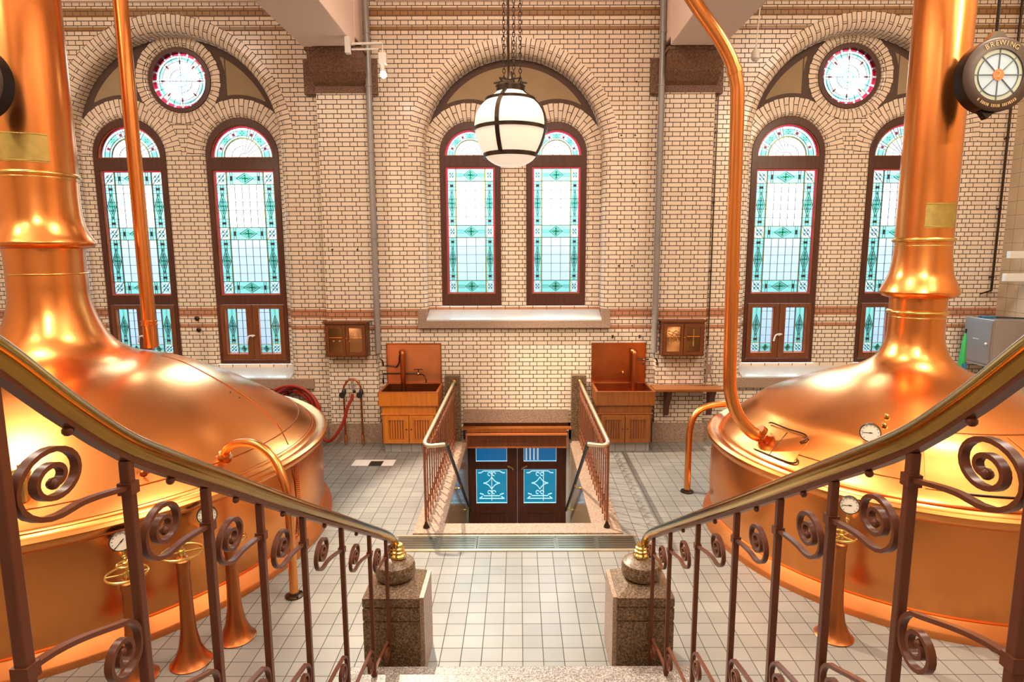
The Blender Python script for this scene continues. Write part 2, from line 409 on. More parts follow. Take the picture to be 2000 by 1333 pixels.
for b in BAYS:
    sec = quarter(rr, Y0)
    sec = sec+[(0, YR, sec[-1][2]+(YR-Y0-rr))]
    zb, cz, R, cx = b['zb']-.02, b['cz'], b['R'], b['cx']
    nz = 14
    w.sweep([(b['x0'], zb+(cz-zb)*k/nz) for k in range(nz+1)], [(-1, 0)]*(nz+1), [zb+(cz-zb)*k/nz for k in range(nz+1)], sec, 'brick')
    w.sweep([(b['x1'], zb+(cz-zb)*k/nz) for k in range(nz+1)], [(1, 0)]*(nz+1), [zb+(cz-zb)*k/nz for k in range(nz+1)], sec, 'brick')
    n = 64
    A = [PI*k/n for k in range(n+1)]
    w.sweep([(cx+R*math.cos(a), cz+R*math.sin(a)) for a in A], [(math.cos(a), math.sin(a)) for a in A], [cz+R*a*1.06 for a in A], sec, 'vouss')
    # voussoir ring on the wall face, a few millimetres proud
    w.sweep([(cx+R*math.cos(a), cz+R*math.sin(a)) for a in A], [(math.cos(a), math.sin(a)) for a in A], [cz+R*a*1.06 for a in A],
            [(rr, Y0-.004, 0.0), (b['RO']-R, Y0-.004, b['RO']-R-rr), (b['RO']-R, Y0, b['RO']-R-rr+.004)], 'vouss', smooth=False)
    # recess back with window openings
    r2 = .055
    wh = [archloop(x0, x1, b['w0'], b['ws'], 28, grow=r2, growb=0) for x0, x1 in b['wins']]
    if b['circ']: wh.append(arc(b['circ'][0], b['circ'][1], RW+r2, 0, 2*PI, 48)[:-1])
    ro = [(b['x0'], b['zb']-.02), (b['x1'], b['zb']-.02)]+arc(cx, cz, R, 0, PI, 48)
    w.slab(ro, wh, YR, None, 'brick')
    s2 = quarter(r2, YR, 4)+[(0, YW+.05, .2)]
    for x0, x1 in b['wins']:
        r = (x1-x0)/2; c = (x0+x1)/2; z0, zs = b['w0'], b['ws']
        nz = 10; V = [z0+(zs-z0)*k/nz for k in range(nz+1)]
        w.sweep([(x0, v) for v in V], [(-1, 0)]*(nz+1), V, s2, 'brick'); w.sweep([(x1, v) for v in V], [(1, 0)]*(nz+1), V, s2, 'brick')
        A = [PI*k/32 for k in range(33)]
        nm = [(math.cos(a), math.sin(a)) for a in A]; pt = [(c+r*q[0], zs+r*q[1]) for q in nm]; vv = [zs+(r+.12)*a for a in A]
        w.sweep(pt, nm, vv, s2, 'vouss')
        w.sweep(pt, nm, vv, [(r2, YR-.005, 0), (.27, YR-.005, .215), (.27, YR, .22)], 'vouss', smooth=False)
    if b['circ']:
        A = [2*PI*k/48 for k in range(49)]
        nm = [(math.cos(a), math.sin(a)) for a in A]; pt = [(b['circ'][0]+RW*q[0], b['circ'][1]+RW*q[1]) for q in nm]; vv = [(RW+.1)*a for a in A]
        w.sweep(pt, nm, vv, s2, 'vouss')
        w.sweep(pt, nm, vv, [(r2, YR-.011, 0), (.165, YR-.011, .11), (.165, YR, .12)], 'vouss', smooth=False)
    # tympanum: brown border band and tan plaster field
    rs = (b['wins'][0][1]-b['wins'][0][0])/2+.27
    cs = [((x0+x1)/2, b['ws']) for x0, x1 in b['wins']]
    circ = b['circ']
    def bound(Rb, rsm, rc):
        # region inside big arch Rb, outside the small rings rsm: height field over x
        top, bot = [], []
        xs = [cx-Rb+2*Rb*k/160 for k in range(161)]
        seg = []
        for x in xs:
            zt = cz+math.sqrt(max(0, Rb*Rb-(x-cx)**2))
            zb_ = max([c[1]+math.sqrt(max(0, rsm*rsm-(x-c[0])**2)) if abs(x-c[0]) < rsm else -9 for c in cs])
            if zb_ < 0: zb_ = None
            seg.append((x, zb_, zt))
        return seg
    seg = [q for q in bound(R-.002, rs-.004, 0) if q[1] is not None and q[2] > q[1]+.004]
    if circ: seg0 = seg
    for i in range(len(seg)-1):
        a, c_ = seg[i], seg[i+1]
        if c_[0]-a[0] > .05: continue
        w.poly([(a[0], YR-.003, a[1]), (c_[0], YR-.003, c_[1]), (c_[0], YR-.003, c_[2]), (a[0], YR-.003, a[2])], 'dbrown')
    # below the crossing of the two small rings, a brown cusp is hidden by the rings; the tan field
    tb = .085
    seg = [q for q in bound(R-tb-.02, rs+tb-.03, 0) if q[1] is not None and q[2] > q[1]+.01]
    if circ:
        rc = RW+.165+tb-.01
        cols_ = []
        for q in seg:
            dx = abs(q[0]-circ[0])
            if dx < rc:
                h = math.sqrt(rc*rc-dx*dx); lo, hi = circ[1]-h, circ[1]+h
                if q[2] > hi+.01: cols_.append((q[0], max(q[1], hi), q[2], 't'))
                elif q[1] < lo-.01: cols_.append((q[0], q[1], min(q[2], lo), 'b'))
                else: cols_.append((q[0], 0, 0, 'x'))
            else: cols_.append((q[0], q[1], q[2], 's'))
    else: cols_ = [(q[0], q[1], q[2], 's') for q in seg]
    for i in range(len(cols_)-1):
        a, c_ = cols_[i], cols_[i+1]
        if a[3] == 'x' or c_[3] == 'x' or a[3] != c_[3] or a[3] == 'b': continue
        w.poly([(a[0], YR-.0045, a[1]), (c_[0], YR-.0045, c_[1]), (c_[0], YR-.0045, c_[2]), (a[0], YR-.0045, a[2])], 'plaster')
# holes in the tympanum for the round windows are real openings: drop plaster and band faces inside them
def inside(face):
    c = Vector((0, 0, 0))
    for i in face: c += Vector(w.v[i])
    c /= len(face)
    return any(b['circ'] and (c.x-b['circ'][0])**2+(c.z-b['circ'][1])**2 < (RW+.03)**2 for b in BAYS)
keep = []
k_sub = M()
for f, m_, uv, sm in zip(w.f, w.m, w.uv, w.sm):
    mat = w.mats[m_]
    if mat in ('dbrown', 'plaster') and any(b['circ'] and abs((w.v[f[0]][0]+w.v[f[1]][0])/2-b['circ'][0]) < RW+.2 for b in BAYS):
        # split tall strips finely so the round opening stays clear
        p = [Vector(w.v[i]) for i in f]
        for b in BAYS:
            if not b['circ']: continue
            dx = (p[0].x+p[1].x)/2-b['circ'][0]
            if abs(dx) < RW+.2:
                rc = RW+.06
                h = math.sqrt(max(0, rc*rc-dx*dx)); lo, hi = b['circ'][1]-h, b['circ'][1]+h
                if h == 0: keep.append((f, m_, uv, sm)); break
                for (zl, zh) in (((-9, lo), (hi, 99)) if abs(dx) > .44 else ((hi, 99),)):
                    q = [Vector(a) for a in p]
                    z0a, z0b = max(q[0].z, zl), max(q[1].z, zl); z1b, z1a = min(q[2].z, zh), min(q[3].z, zh)
                    if z1a > z0a and z1b > z0b:
                        ids = w.add([(q[0].x, q[0].y, z0a), (q[1].x, q[0].y, z0b), (q[1].x, q[0].y, z1b), (q[0].x, q[0].y, z1a)])
                        keep.append((tuple(ids), m_, [(0, 0), (1, 0), (1, 1), (0, 1)], False))
                break
    else: keep.append((f, m_, uv, sm))
w.f, w.m, w.uv, w.sm = [k[0] for k in keep], [k[1] for k in keep], [k[2] for k in keep], [k[3] for k in keep]
wall_back = struct(w.build('wall_back', sharp=30), 'cream glazed brick wall with three arched bays of stained glass')

m = M(); m.slab([(XL, YB), (XR, YB), (XR, Y0+.3), (XL, Y0+.3)], [[(-.80, 6.15), (.765, 6.15), (.765, Y0+.29), (-.80, Y0+.29)]], 0, None, 'floor', axis='z')
struct(m.build('floor'), 'floor of small square pale tiles')
m = M(); m.box(XL, XR, YB, Y0+.4, ZC, ZC+.15, 'ceilpaint'); struct(m.build('ceiling'), 'cream ceiling')
m = M(); m.box(XL-.2, XL, YB, Y0+.4, 0, ZC, 'brick'); struct(m.build('wall_left'), 'cream brick side wall')
m = M(); m.box(XR, XR+.2, YB, Y0+.4, 0, ZC, 'walltile'); struct(m.build('wall_right'), 'side wall of large square beige tiles')
m = M(); m.box(XL, XR, YB-.2, YB, 0, ZC, 'brick'); struct(m.build('wall_front'), 'cream brick wall behind the viewer')
m = M(); m.box(XL, -3.1, Y0-.06, Y0-.001, 6.38, 6.55, 'paint').box(-2.0, 1.95, Y0-.06, Y0-.001, 6.38, 6.55, 'paint').box(2.95, XR, Y0-.06, Y0-.001, 6.38, 6.55, 'paint')
struct(m.build('trim_1'), 'cream cornice moulding along the top of the brick wall')
# ceiling beams
for nm, x0, x1 in (('ceiling_beam', -2.92, -2.20), ('ceiling_beam', 2.05, 2.77)):
    m = M(); m.box(x0, x1, YB, 8.70, 5.64, ZC, 'paint').box(x0, x1, 8.70, Y0-.001, 5.76, ZC, 'paint')
    struct(m.build(nm, bevel=.015), 'pink cream painted beam running to the wall on a granite corbel')
# pilasters with plinth, capital and corbel
for i, (x0, x1) in enumerate(((-2.87, -2.13), (2.06, 2.79))):
    m = M(); m.box(x0, x1, 9.05, Y0, .3, 5.12, 'brick')
    m.box(x0-.03, x1+.03, 9.02, Y0, 0, .3, 'granite')
    m.box(x0-.18, x1+.12, 9.09, Y0-.001, 5.12, 5.60, 'granite_corbel')
    m.prism([(9.05, 5.12), (9.05, 5.22), (8.98, 5.26), (8.86, 5.36), (8.76, 5.52), (8.72, 5.64), (9.17, 5.76), (9.17, 5.12)][::-1], x0-.01, x1+.01, 'granite_corbel', axis='x')
    m.box(x0-.03, x1+.03, 8.71, 9.1, 5.60, 5.64, 'granite_corbel')
    struct(m.build('pillar_brick'), 'brick pilaster with dark granite corbel')
# base plinth on wall
m = M(); m.box(XL, -2.9, 9.12, Y0, 0, .3, 'granite').box(-2.1, -1.16, 9.14, Y0, 0, .3, 'granite').box(1.04, 2.03, 9.14, Y0, 0, .3, 'granite').box(2.82, XR, 9.12, Y0, 0, .3, 'granite')
struct(m.build('baseboard_back'), 'granite plinth along the foot of the brick wall')
# window sills
def sill(name, x0, x1, xi0, xi1, z_back, z_front, zg, ret):
    m = M()
    m.prism([(9.11, z_front-.02), (9.11, z_front), (YR+.12, z_back), (YR+.12, z_front-.02)][::-1], xi0, xi1, 'slate', axis='x')
    m.box(x0, x1, 9.10, Y0+.02, zg, z_front-.021, 'granite')
    if ret:
        m.box(x0, xi0-.001, 9.13, Y0+.01, z_front-.02, 2.04, 'granite'); m.box(xi1+.001, x1, 9.13, Y0+.01, z_front-.02, 2.04, 'granite')
    return struct(m.build(name), 'polished stone sill on a granite band')
sill('window_sill', -1.52, 1.37, -1.39, 1.24, 2.05, 1.885, 1.755, True)
sill('window_sill', -6.78, -3.14, -6.55, -3.49, 1.14, 1.00, .83, False)
sill('window_sill', 3.17, 6.72, 3.40, 6.46, 1.14, 1.00, .83, False)
# granite strip above the stairwell door
m = M(); m.box(-.87, .76, 9.14, Y0+.04, .275, .487, 'granite')
struct(m.build('lintel_granite'), 'granite strip above the stairwell door')

# ------------------------------------------------------------------ stained glass windows
def rect(m, x0, x1, z0, z1, mat, y): m.poly([(x0, y, z0), (x1, y, z0), (x1, y, z1), (x0, y, z1)], mat)
def line(m, x0, z0, x1, z1, y, wd=.009, mat='lead', d=.012): 
    if abs(x0-x1)+abs(z0-z1) < 1e-5: return
    m.bar((x0, y, z0), (x1, y, z1), d, wd, mat, up=(0, 1, 0)) if False else m.bar((x0, y, z0), (x1, y, z1), wd, d, mat, up=(0, 1, 0))
def poly2(m, pts, mat, y): m.poly([(a, y, b) for a, b in pts], mat)
def corner(g, l, x0, x1, z0, z1, y):
    rect(g, x0, x1, z0, z1, 'g_pale', y)
    cx, cz = (x0+x1)/2, (z0+z1)/2; r = min(x1-x0, z1-z0)/2
    for k in range(4):
        a = PI/4+PI/2*k; ux, uz = math.cos(a), math.sin(a)
        poly2(g, [(cx, cz), (cx+r*.55*ux+r*.22*uz, cz+r*.55*uz-r*.22*ux), (cx+r*.85*ux, cz+r*.85*uz), (cx+r*.55*ux-r*.22*uz, cz+r*.55*uz+r*.22*ux)], 'g_green' if k % 2 else 'g_blue', y-.001)
    line(l, x0+.01, z0+.01, x1-.01, z1-.01, y-.004, .006); line(l, x0+.01, z1-.01, x1-.01, z0+.01, y-.004, .006)
    d = r*.8
    for p, q in (((0, d), (d, 0)), ((d, 0), (0, -d)), ((0, -d), (-d, 0)), ((-d, 0), (0, d))): line(l, cx+p[0], cz+p[1], cx+q[0], cz+q[1], y-.004, .006)
def diamond(g, l, cx, cz, rx, rz, y, vert):
    poly2(g, [(cx-rx, cz), (cx, cz-rz), (cx+rx, cz), (cx, cz+rz)], 'g_pale', y-.001)
    poly2(g, [(cx-rx*.5, cz), (cx, cz-rz*.5), (cx+rx*.5, cz), (cx, cz+rz*.5)], 'g_white', y-.0015)
    k = .33
    if vert:
        rect(g, cx-rx*.75, cx+rx*.75, cz-.012, cz+.012, 'g_green', y-.002)
        rect(g, cx-.01, cx+.01, cz-rz*.4, cz+rz*.4, 'g_blue', y-.002)
    else:
        rect(g, cx-.012, cx+.012, cz-rz*.75, cz+rz*.75, 'g_green', y-.002)
        rect(g, cx-rx*.4, cx+rx*.4, cz-.01, cz+.01, 'g_green', y-.002)
    for sx, sz in ((1, 1), (1, -1), (-1, -1), (-1, 1)):
        line(l, cx+sx*rx, cz, cx, cz+sz*rz, y-.004, .007)
        line(l, cx+sx*rx*.62, cz, cx, cz+sz*rz*.62, y-.004, .005)
def hband(g, l, x0, x1, z0, z1, y):
    rect(g, x0, x1, z0, z1, 'g_teal', y); cx, cz = (x0+x1)/2, (z0+z1)/2; hh = (z1-z0)/2; W = x1-x0
    rect(g, x0, x1, cz-hh*.18, cz+hh*.18, 'g_pale', y-.0006)
    diamond(g, l, cx, cz, min(W*.24, hh*2.), hh*.86, y, False)
    for sx in (-1, 1):
        if W > .5:
            rect(g, cx+sx*W*.38-.012, cx+sx*W*.38+.012, cz-hh*.4, cz+hh*.4, 'g_dred', y-.001)
            line(l, cx+sx*W*.38-.016, z0, cx+sx*W*.38-.016, z1, y-.004, .005); line(l, cx+sx*W*.38+.016, z0, cx+sx*W*.38+.016, z1, y-.004, .005)
        line(l, cx+sx*W*.24, cz+hh*.25, cx+sx*W*.5, cz+hh*.25, y-.004, .005); line(l, cx+sx*W*.24, cz-hh*.25, cx+sx*W*.5, cz-hh*.25, y-.004, .005)
def vband(g, l, x0, x1, z0, z1, y, dark=1):
    rect(g, x0, x1, z0, z1, 'g_teal', y); cx, cz = (x0+x1)/2, (z0+z1)/2; hw = (x1-x0)/2; Hh = z1-z0
    rect(g, cx-hw*.2, cx+hw*.2, z0, z1, 'g_pale', y-.0006)
    diamond(g, l, cx, cz, hw*.86, min(Hh*.30, .19), y, True)
    for sz in ((-1, 1) if dark else (-1,)):
        rect(g, cx-hw*.45, cx+hw*.45, cz+sz*Hh*.40-.014, cz+sz*Hh*.40+.014, 'g_dred', y-.001)
        line(l, x0, cz+sz*Hh*.40-.018, x1, cz+sz*Hh*.40-.018, y-.004, .005); line(l, x0, cz+sz*Hh*.40+.018, x1, cz+sz*Hh*.40+.018, y-.004, .005)
        for sx in (-1, 1): line(l, cx+sx*hw*.28, cz+sz*min(Hh*.3, .19)*.8, cx+sx*hw*.28, cz+sz*Hh*.5, y-.004, .005)
def glazing(x0, x1, z0, z1, ncol, nrow, y, parent, bands='tmb'):
    g, l = M(), M()
    bw = .022
    rect(g, x0, x0+bw, z0, z1, 'g_red', y); rect(g, x1-bw, x1, z0, z1, 'g_red', y); rect(g, x0+bw, x1-bw, z0, z0+bw*.7, 'g_red', y); rect(g, x0+bw, x1-bw, z1-bw*.7, z1, 'g_red', y)
    n = int((z1-z0)/.19)
    for k in range(n+1):
        z = z0+(z1-z0)*k/n; line(l, x0, z, x0+bw, z, y-.004, .006); line(l, x1-bw, z, x1, z, y-.004, .006)
    a, b = x0+bw, x1-bw; c, d = z0+bw*.7, z1-bw*.7
    cw = (b-a)*.185; bh = .185; oc = .013
    zs = [(c, c+bh), ((c+d)/2-bh/2+.0, (c+d)/2+bh/2), (d-bh, d)]
    for (p, q) in zs:
        corner(g, l, a, a+cw-oc, p, q, y); corner(g, l, b-cw+oc, b, p, q, y)
        hband(g, l, a+cw, b-cw, p, q, y)
        for s_ in (p, q):
            if z0+.03 < s_ < z1-.03: rect(g, a, a+cw-oc, s_-oc/2, s_+oc/2, 'g_ochre', y-.001); rect(g, b-cw+oc, b, s_-oc/2, s_+oc/2, 'g_ochre', y-.001); rect(g, a+cw, b-cw, s_-oc/2, s_+oc/2, 'g_ochre', y-.0012)
            line(l, a, s_, b, s_, y-.004, .007)
    for (p, q) in ((zs[0][1], zs[1][0]), (zs[1][1], zs[2][0])):
        vband(g, l, a, a+cw-oc, p, q, y); vband(g, l, b-cw+oc, b, p, q, y)
        rect(g, a+cw, b-cw, p, q, 'g_sky' if p < zs[1][0] else 'g_white', y)
        for k in range(1, ncol): x = a+cw+(b-a-2*cw)*k/ncol; line(l, x, p, x, q, y-.004, .0065)
        for k in range(1, nrow): z = p+(q-p)*k/nrow; line(l, a, z, b, z, y-.004, .0065)
    rect(g, a+cw-oc, a+cw, c, d, 'g_ochre', y); rect(g, b-cw, b-cw+oc, c, d, 'g_ochre', y)
    for x in (a, a+cw-oc, a+cw, b-cw, b-cw+oc, b): line(l, x, c, x, d, y-.004, .006)
    gl = g.build('stained_glass', parent); l.build('lead_lines', gl)
def arcpoly(g, cx, cz, r0, r1, a0, a1, mat, y, n=6):
    A = arc(cx, cz, r0, a0, a1, n); B = arc(cx, cz, r1, a0, a1, n)
    for i in range(n): poly2(g, [A[i], B[i], B[i+1], A[i+1]], mat, y)
def arcline(l, cx, cz, r, a0, a1, y, n=24, wd=.007):
    A = arc(cx, cz, r, a0, a1, n)
    for i in range(n): line(l, A[i][0], A[i][1], A[i+1][0], A[i+1][1], y-.004, wd)
def fanlight(cx, cz, r, y, parent):
    g, l = M(), M()
    arcpoly(g, cx, cz, r-.028, r, 0, PI, 'g_red', y, 24)
    arcpoly(g, cx, cz, r*.60, r-.028, 0, PI, 'g_pale', y, 24)
    arcpoly(g, cx, cz, 0.001, r*.60, 0, PI, 'g_white', y, 24)
    arcpoly(g, cx, cz, r*.60, r*.63, 0, PI, 'g_ochre', y-.001, 24)
    for a in (22, 68, 112, 158):
        arcpoly(g, cx, cz, r*.72, r*.82, math.radians(a-3), math.radians(a+3), 'g_dred', y-.001, 1)
        for da in (-4, 4): 
            t = math.radians(a+da); line(l, cx+r*.62*math.cos(t), cz+r*.62*math.sin(t), cx+(r-.03)*math.cos(t), cz+(r-.03)*math.sin(t), y-.004, .005)
    for a in (45, 90, 135):
        arcpoly(g, cx, cz, r*.68, r*.86, math.radians(a-12), math.radians(a+12), 'g_teal', y-.001, 3)
        t = math.radians(a); px, pz = cx+r*.77*math.cos(t), cz+r*.77*math.sin(t); q = r*.09
        for k in range(4): 
            t2 = t+PI/2*k; poly2(g, [(px, pz), (px+q*math.cos(t2-.4)*.7, pz+q*math.sin(t2-.4)*.7), (px+q*math.cos(t2), pz+q*math.sin(t2)), (px+q*math.cos(t2+.4)*.7, pz+q*math.sin(t2+.4)*.7)], 'g_green', y-.002)
        for da in (-13, 13):
            t = math.radians(a+da); line(l, cx+r*.62*math.cos(t), cz+r*.62*math.sin(t), cx+(r-.03)*math.cos(t), cz+(r-.03)*math.sin(t), y-.004, .005)
    for a in (8, 172): arcpoly(g, cx, cz, r*.66, r*.88, math.radians(a-7), math.radians(a+7), 'g_teal', y-.001, 2)
    for k in range(1, 12):
        t = PI*k/12; line(l, cx+r*.13*math.cos(t), cz+r*.13*math.sin(t), cx+r*.6*math.cos(t), cz+r*.6*math.sin(t), y-.004, .005)
    for q in (.13, .37, .60, .63, .70, .85): arcline(l, cx, cz, r*q, 0, PI, y, wd=.005)
    arcline(l, cx, cz, r-.028, 0, PI, y)
    gl = g.build('stained_glass', parent); l.build('lead_lines', gl)
def wood_ring(m, outer, hole, y0, y1, mat='wood'):
    m.slab(outer, [hole], y0, y1, mat)
wlabels = [['tall stained glass window behind the copper standpipe', 'tall stained glass window with two lower casements between left kettle and brick pilaster'],
           ['shorter arched stained glass window, left of the central pair', 'shorter arched stained glass window, right of the central pair'],
           ['tall stained glass window beside the bent copper pipe', 'tall stained glass window partly hidden by the right kettle chimney']]
wi = 0
yf0, yf1 = 9.475, 9.56
for bi, b in enumerate(BAYS):
    for k, (x0, x1) in enumerate(b['wins']):
        wi += 1
        W = thing('window_%d' % wi, ((x0+x1)/2, YW, b['w0']), wlabels[bi][k], kind='structure')
        r = (x1-x0)/2; cx = (x0+x1)/2; zs = b['ws']; z0 = b['w0']
        fw = .075
        # glass openings
        gx0, gx1 = x0+fw+.005, x1-fw-.005
        zt0, zt1 = (2.235, 4.125) if bi != 1 else (2.245, 4.165)
        fan_z = zs-.03; fr = r-.072
        f = M()
        fanhole = [(cx-fr, fan_z), (cx+fr, fan_z)]+[p for p in arc(cx, fan_z+.0, fr, 0, PI, 28)][1:-1]
        hs = [fanhole, [(gx0, zt0), (gx1, zt0), (gx1, zt1), (gx0, zt1)]]
        if bi != 1: hs.append([(x0+.045, z0+.06), (x1-.045, z0+.06), (x1-.045, 2.09), (x0+.045, 2.09)])
        outer = [(x0, z0), (x1, z0)]+arc(cx, zs, r, 0, PI, 32)
        f.slab(outer, hs, yf0, yf1, 'wood')
        fr_o = f.build('window_frame', W, bevel=.008)
        # orange beads round the glass
        bd = M(); t = .014
        bd.slab([(gx0-.002, zt0-.002), (gx1+.002, zt0-.002), (gx1+.002, zt1+.002), (gx0-.002, zt1+.002)], [[(gx0+t, zt0+t), (gx1-t, zt0+t), (gx1-t, zt1-t), (gx0+t, zt1-t)]], yf0+.012, yf0+.04, 'wood_lip')
        fan2 = [(cx-fr+t, fan_z+t), (cx+fr-t, fan_z+t)]+[p for p in arc(cx, fan_z+.0, fr-t, .04, PI-.04, 28)][1:-1]
        bd.slab(fanhole, [fan2], yf0+.012, yf0+.04, 'wood_lip')
        bd.build('glazing_bead', fr_o)
        glazing(gx0+t*.6, gx1-t*.6, zt0+t*.6, zt1-t*.6, 5 if bi != 1 else 3, 5, YW, W)
        fanlight(cx, fan_z+t*.5, fr-t*.5, YW, W)
        if bi != 1:
            za, zb = z0+.065, 2.085
            for s_ in (0, 1):
                a, c_ = (x0+.05, cx-.004) if s_ == 0 else (cx+.004, x1-.05)
                cm = M(); st = .062; ins = .02
                ga, gb = (a+st, c_-st-ins) if s_ == 0 else (a+st+ins, c_-st)
                gz0, gz1 = za+.085, zb-.05
                cm.slab([(a, za), (c_, za), (c_, zb), (a, zb)], [[(ga, gz0), (gb, gz0), (gb, gz1), (ga, gz1)]], yf0-.012, yf1-.02, 'wood_case')
                ca = cm.build('casement', W, bevel=.006)
                bd = M(); bd.slab([(ga-.002, gz0-.002), (gb+.002, gz0-.002), (gb+.002, gz1+.002), (ga-.002, gz1+.002)], [[(ga+t, gz0+t), (gb-t, gz0+t), (gb-t, gz1-t), (ga+t, gz1-t)]], yf0-.004, yf0+.03, 'wood_lip')
                bd.build('glazing_bead', ca)
                g, l = M(), M(); y = YW-.01
                p0, p1 = ga+t*.6, gb-t*.6; q0, q1 = gz0+t*.6, gz1-t*.6
                rect(g, p0, p1, q0, q0+.016, 'g_red', y)
                if s_ == 0: rect(g, p0, p0+.02, q0+.016, q1, 'g_dred', y); u0, u1 = p0+.02, p0+.02+.135; v0, v1 = u1+.012, p1
                else: rect(g, p1-.02, p1, q0+.016, q1, 'g_dred', y); u0, u1 = p1-.02-.135, p1-.02; v0, v1 = p0, u0-.012
                bz = q0+.016+.135
                corner(g, l, u0, u1, q0+.016, bz-.006, y)
                vband(g, l, u0, u1, bz+.006, q1, y, dark=0)
                rect(g, min(u1, v1) if s_ == 0 else v1, max(u1, v0) if s_ == 0 else u0, q0+.016, q1, 'g_ochre', y)
                rect(g, u0, u1, bz-.006, bz+.006, 'g_ochre', y); rect(g, v0, v1, bz-.006, bz+.006, 'g_ochre', y)
                hband(g, l, v0, v1, q0+.016, bz-.006, y)
                rect(g, v0, v1, bz+.006, q1, 'g_sky', y)
                line(l, (v0+v1)/2, bz, (v0+v1)/2, q1, y-.004, .0065)
                for kk in range(5): line(l, v0, bz+(q1-bz)*kk/4.5, v1, bz+(q1-bz)*kk/4.5, y-.004, .0065)
                for xx in (u0, u1, v0, v1): line(l, xx, q0, xx, q1, y-.004, .006)
                gl = g.build('stained_glass', ca); l.build('lead_lines', gl)
                if s_ == 0:
                    hm = M(); hm.ball((cx-.0, yf0-.04, 1.60), .022, 'white', 10, 6); hm.tube([(cx, yf0-.01, 1.60), (cx, yf0-.05, 1.60)], .012, 'white', 8)
                    hm.tube(smooth_path([(cx+.04, yf0-.045, 1.605), (cx, yf0-.05, 1.61), (cx-.06, yf0-.055, 1.59), (cx-.085, yf0-.05, 1.50)]), .012, 'white', 8)
                    hh = hm.build('window_handle', ca); hh['label'] = 'white casement handle'
# round windows
for bi in (0, 2):
    b = BAYS[bi]; c = b['circ']; wi += 1
    W = thing('window_%d' % wi, (c[0], YW, c[1]), 'round stained glass window above the %s kettle side pair of arched windows' % ('left' if bi == 0 else 'right'), kind='structure')
    f = M(); f.slab(arc(c[0], c[1], RW, 0, 2*PI, 48)[:-1], [arc(c[0], c[1], .395, 0, 2*PI, 48)[:-1]], yf0, yf1, 'wood')
    f.build('window_frame', W, bevel=.01)
    g, l = M(), M(); y = YW; R = .397
    n = 20
    for k in range(n):
        a0 = 2*PI*k/n+.03; a1 = 2*PI*(k+1)/n-.03
        arcpoly(g, c[0], c[1], R-.035, R, a0, a1, 'g_red', y-.001, 2)
    arcpoly(g, c[0], c[1], R-.035, R, 0, 2*PI, 'g_white', y, 40)
    arcpoly(g, c[0], c[1], R-.12, R-.035, 0, 2*PI, 'g_pale', y, 40)
    arcpoly(g, c[0], c[1], .001, R-.12, 0, 2*PI, 'g_white', y, 40)
    arcpoly(g, c[0], c[1], .075, .088, 0, 2*PI, 'g_green', y-.001, 24)
    for k in range(16):
        a = 2*PI*k/16; arcpoly(g, c[0], c[1], .115, .13, a-.1, a+.1, 'g_blue', y-.001, 1)
        a += PI/16; arcpoly(g, c[0], c[1], .145, .16, a-.07, a+.07, 'g_blue', y-.001, 1)
    for k in range(8):
        a = PI/4*k
        arcpoly(g, c[0], c[1], .17, R-.035, a-.02, a+.02, 'g_ochre', y-.001, 1)
        arcpoly(g, c[0], c[1], .24, .30, a-.05, a+.05, 'g_dred', y-.002, 1)
        for da in (.12, .785-.12, .39): line(l, c[0]+(R-.12)*math.cos(a+da), c[1]+(R-.12)*math.sin(a+da), c[0]+(R-.035)*math.cos(a+da), c[1]+(R-.035)*math.sin(a+da), y-.004, .005)
        arcpoly(g, c[0], c[1], R-.10, R-.06, a+.15, a+.63, 'g_teal', y-.001, 4)
    line(l, c[0]-.33, c[1], c[0]+.33, c[1], y-.004, .006); line(l, c[0], c[1]-.33, c[0], c[1]+.33, y-.004, .005)
    for q in (.165, R-.12, R-.075, R-.035): arcline(l, c[0], c[1], q, 0, 2*PI, y, 48, .005)
    gl = g.build('stained_glass', W); l.build('lead_lines', gl)

# ------------------------------------------------------------------ stairwell
px0, px1, py0 = -.80, .765, 6.15
m = M()
m.box(px0-.02, px0, py0, Y0+.3, -1.95, -.001, 'marble').box(px1, px1+.02, py0, Y0+.3, -1.95, -.001, 'marble').box(px0, px1, py0-.02, py0, -1.95, -.001, 'marble')
m.box(px0, px1, py0, 9.6, -2.0, -1.95, 'granite_grey')
struct(m.build('wall_stairwell'), 'veined tan stone walls of the stairwell')
m = M()
n = 10
for k in range(n): m.box(px0+.001, px1-.001, py0+.001+.27*k, py0+.27*(k+1), -1.95, -.19*(k+1), 'granite_grey')
struct(m.build('floor_stairwell_steps'), 'granite steps going down into the stairwell')
m = M(); m.box(-1.10, px0, 5.92, 9.12, 0, .02, 'granite').box(px1, 1.06, 5.92, 9.12, 0, .02, 'granite').box(px0, px1, 5.92, py0, 0, .02, 'granite')
struct(m.build('trim_2'), 'pink granite curb around the stairwell')
for x0, x1, s_ in ((-1.13, -.895, 'left'), (.79, 1.015, 'right')):
    m = M(); m.box(x0, x1, 9.02, 9.139, .02, 1.04, 'granite_dark')
    o = m.build('granite_wall_post', loc=((x0+x1)/2, 9.08, 0), bevel=.006)
    tag(o, 'brown granite slab post on the wall at the %s stairwell railing' % s_, 'post', 'granite posts at the wall ends of the stairwell railings')
